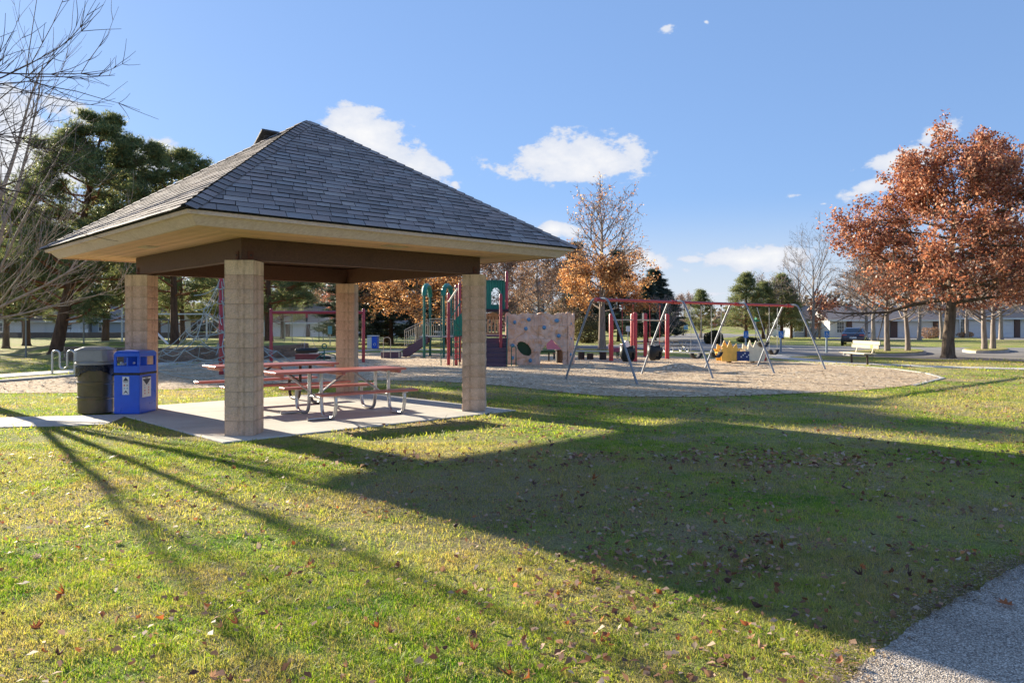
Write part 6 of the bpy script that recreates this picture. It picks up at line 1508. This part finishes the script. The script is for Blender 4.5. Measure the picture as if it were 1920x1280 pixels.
# fallen leaves
LEAF = [[(0,-.5),(.05,-.3),(.30,-.34),(.20,-.14),(.46,-.06),(.24,.06),(.34,.30),(.12,.24),(0,.5),(-.12,.24),(-.36,.28),(-.22,.06),(-.44,-.08),(-.20,-.14),(-.28,-.34),(-.05,-.3)],
        [(0,-.5),(.16,-.3),(.27,-.02),(.22,.25),(0,.5),(-.22,.25),(-.27,-.02),(-.16,-.3)],
        [(0,-.5),(.08,-.2),(.34,-.28),(.26,0),(.50,.16),(.20,.20),(0,.5),(-.20,.20),(-.50,.14),(-.26,0),(-.34,-.28),(-.08,-.2)]]
rl = random.Random(12)
LC = {'tan': (.34, .21, .13), 'rust brown': (.24, .10, .055), 'orange': (.38, .13, .045), 'pale grey': (.42, .36, .31), 'dark': (.10, .055, .05)}
LM = {}
for kname, col in LC.items():
    st = [(0, tuple(v*.75 for v in col)), (1, tuple(min(1, v*1.25) for v in col))]; LM[kname] = mk_leaf('leaf_'+kname.replace(' ', '_'), st, .3, .6)
def leafmesh(shape, mat, curl):
    pts = LEAF[shape]; me = bpy.data.meshes.new('fallen_leaf'); V = [(0, 0, 0.0)]
    for x, y in pts: V.append((x, y, curl*(x*x*1.6+y*y*.9)+rl.uniform(-.04, .04)))
    n = len(pts); me.from_pydata(V, [], [(0, 1+i, 1+(i+1) % n) for i in range(n)]); me.materials.append(mat); return me
LMESH = {}
for kname in LC:
    LMESH[kname] = [leafmesh(i % 3, LM[kname], c) for i, c in enumerate((1.0, 1.6, 2.2, -1.2, 1.9))]
def shaded(x, y):
    # rough: is the spot in the roof's shadow?
    u = Vector((2.3, -2.2)); best = False
    for h_, rr_ in ((2.95, 4.8), (4.1, 2.4)):
        p = Vector((x, y))-u*h_-pc; 
        if abs(p.x)+abs(p.y) < rr_: best = True
    return best
cnt = 0; pts = []
while cnt < 299:
    y = 2.9+6.2*rl.random()**1.25; x = rl.uniform(-.70, .70)*y
    if bool(blocked(np.array([x]), np.array([y]))[0]): continue
    sh = shaded(x, y)
    dens_ = .35 if x < 0 else 1.
    if y > 5.5: dens_ *= .8
    if rl.random() > dens_: continue
    kname = rl.choices(list(LC), [4, 5, 2 if not sh else 1, 1.5, 3])[0]
    mi_ = rl.randrange(5); o = link('fallen_leaf', LMESH[kname][mi_], None); s_ = rl.uniform(.035, .075); shp = ['jagged', 'narrow', 'pointed', 'lobed', 'oval'][mi_]; szn = 'tiny' if s_ < .047 else 'small' if s_ < .062 else 'large'
    plc = 'at the bottom edge of the lawn' if y < 3.6 else ('beside the asphalt path' if x > y*.42 else 'in the left foreground' if x < -.25*y else 'in the central foreground') if y < 5.2 else ('near the shelter, left' if x < -1.6 else 'near the shelter' if x < 0 else 'on the middle lawn')
    tx, ty = rl.uniform(-.9, .9), rl.uniform(-.9, .9); tl = 'flat' if abs(tx)+abs(ty) < .5 else ('upright' if abs(tx)+abs(ty) > 1.2 else 'tilted'); o.location = (x, y, rl.uniform(.022, .038)); o.rotation_euler = (tx, ty, rl.uniform(0, 6.28)); o.scale = (s_, s_*rl.uniform(.6, 1), s_*rl.uniform(.8, 1.5))
    where = 'shaded grass under the roof shadow' if sh else ('sunlit grass left of the shadow' if x < 1.2 else 'sunlit grass')
    tag(o, f'{szn} {shp} {kname} leaf {tl} {plc}, in ' + ('shade' if sh else 'sun'), 'leaf', 'fallen leaves in the near grass'); cnt += 1
q = G(1885, 1142); o = link('fallen_leaf', LMESH['orange'][0], None); o.location = (q.x, q.y, .032); o.scale = (.10, .10, .05); o.rotation_euler = (.1, -.1, 1.1); tag(o, 'single brown orange leaf lying on the asphalt path at lower right', 'leaf')
n = 9500; y = 8.2+(30-8.2)*r.uniform(0, 1, n)**1.15; x = r.uniform(-.25, .75, n)*y; y2 = 2.8+6.4*r.uniform(0, 1, 15000)**.85; x2 = r.uniform(-.72, .74, 15000)*y2; k_ = (x2 > 0) | (r.uniform(0, 1, 15000) < .4); x2, y2 = x2[k_], y2[k_]
x = np.concatenate([x, x2]); y = np.concatenate([y, y2]); dn_ = np.clip(.5+.5*np.sin(x*1.3+1+np.sin(y*2.1))*np.sin(y*1.1+2+np.sin(x*1.7))+.35*np.sin(x*4+y*3)*np.sin(y*5-x*2), 0, 1)**1.6; k = ~blocked(x, y) & (r.uniform(0, 1, len(x)) < .12+.88*dn_); x, y = x[k], y[k]; n = len(x)
a = r.normal(0, 1, (n, 3)); a[:, 2] *= .35; a /= np.linalg.norm(a, axis=1, keepdims=True); b_ = np.cross(a, np.stack([r.normal(0, .4, n), r.normal(0, .4, n), np.ones(n)], 1)); b_ /= np.linalg.norm(b_, axis=1, keepdims=True)
sz = r.uniform(.016, .042, (n, 1)); sz[y < 8.2] *= .68; c = np.stack([x, y, r.uniform(.014, .034, n)], 1); up = np.array([0, 0, 1.])*sz*.25
V = np.stack([c-a*sz, c-a*sz*.2+b_*sz*.7+up, c+a*sz+up*.5, c-b_*sz*.6+up], 1).reshape(-1, 3)
o = npmesh('leaf_litter', V, np.arange(n*4).reshape(-1, 4), mk_leaf('mixed_leaf_litter', [(0, (.10, .05, .045)), (.3, (.24, .11, .06)), (.55, (.38, .24, .15)), (.8, (.50, .38, .30)), (1, (.55, .22, .07))], .3, .6)); tag(o, 'scattered small brown leaves farther out over the lawn', 'leaves', kind='stuff')
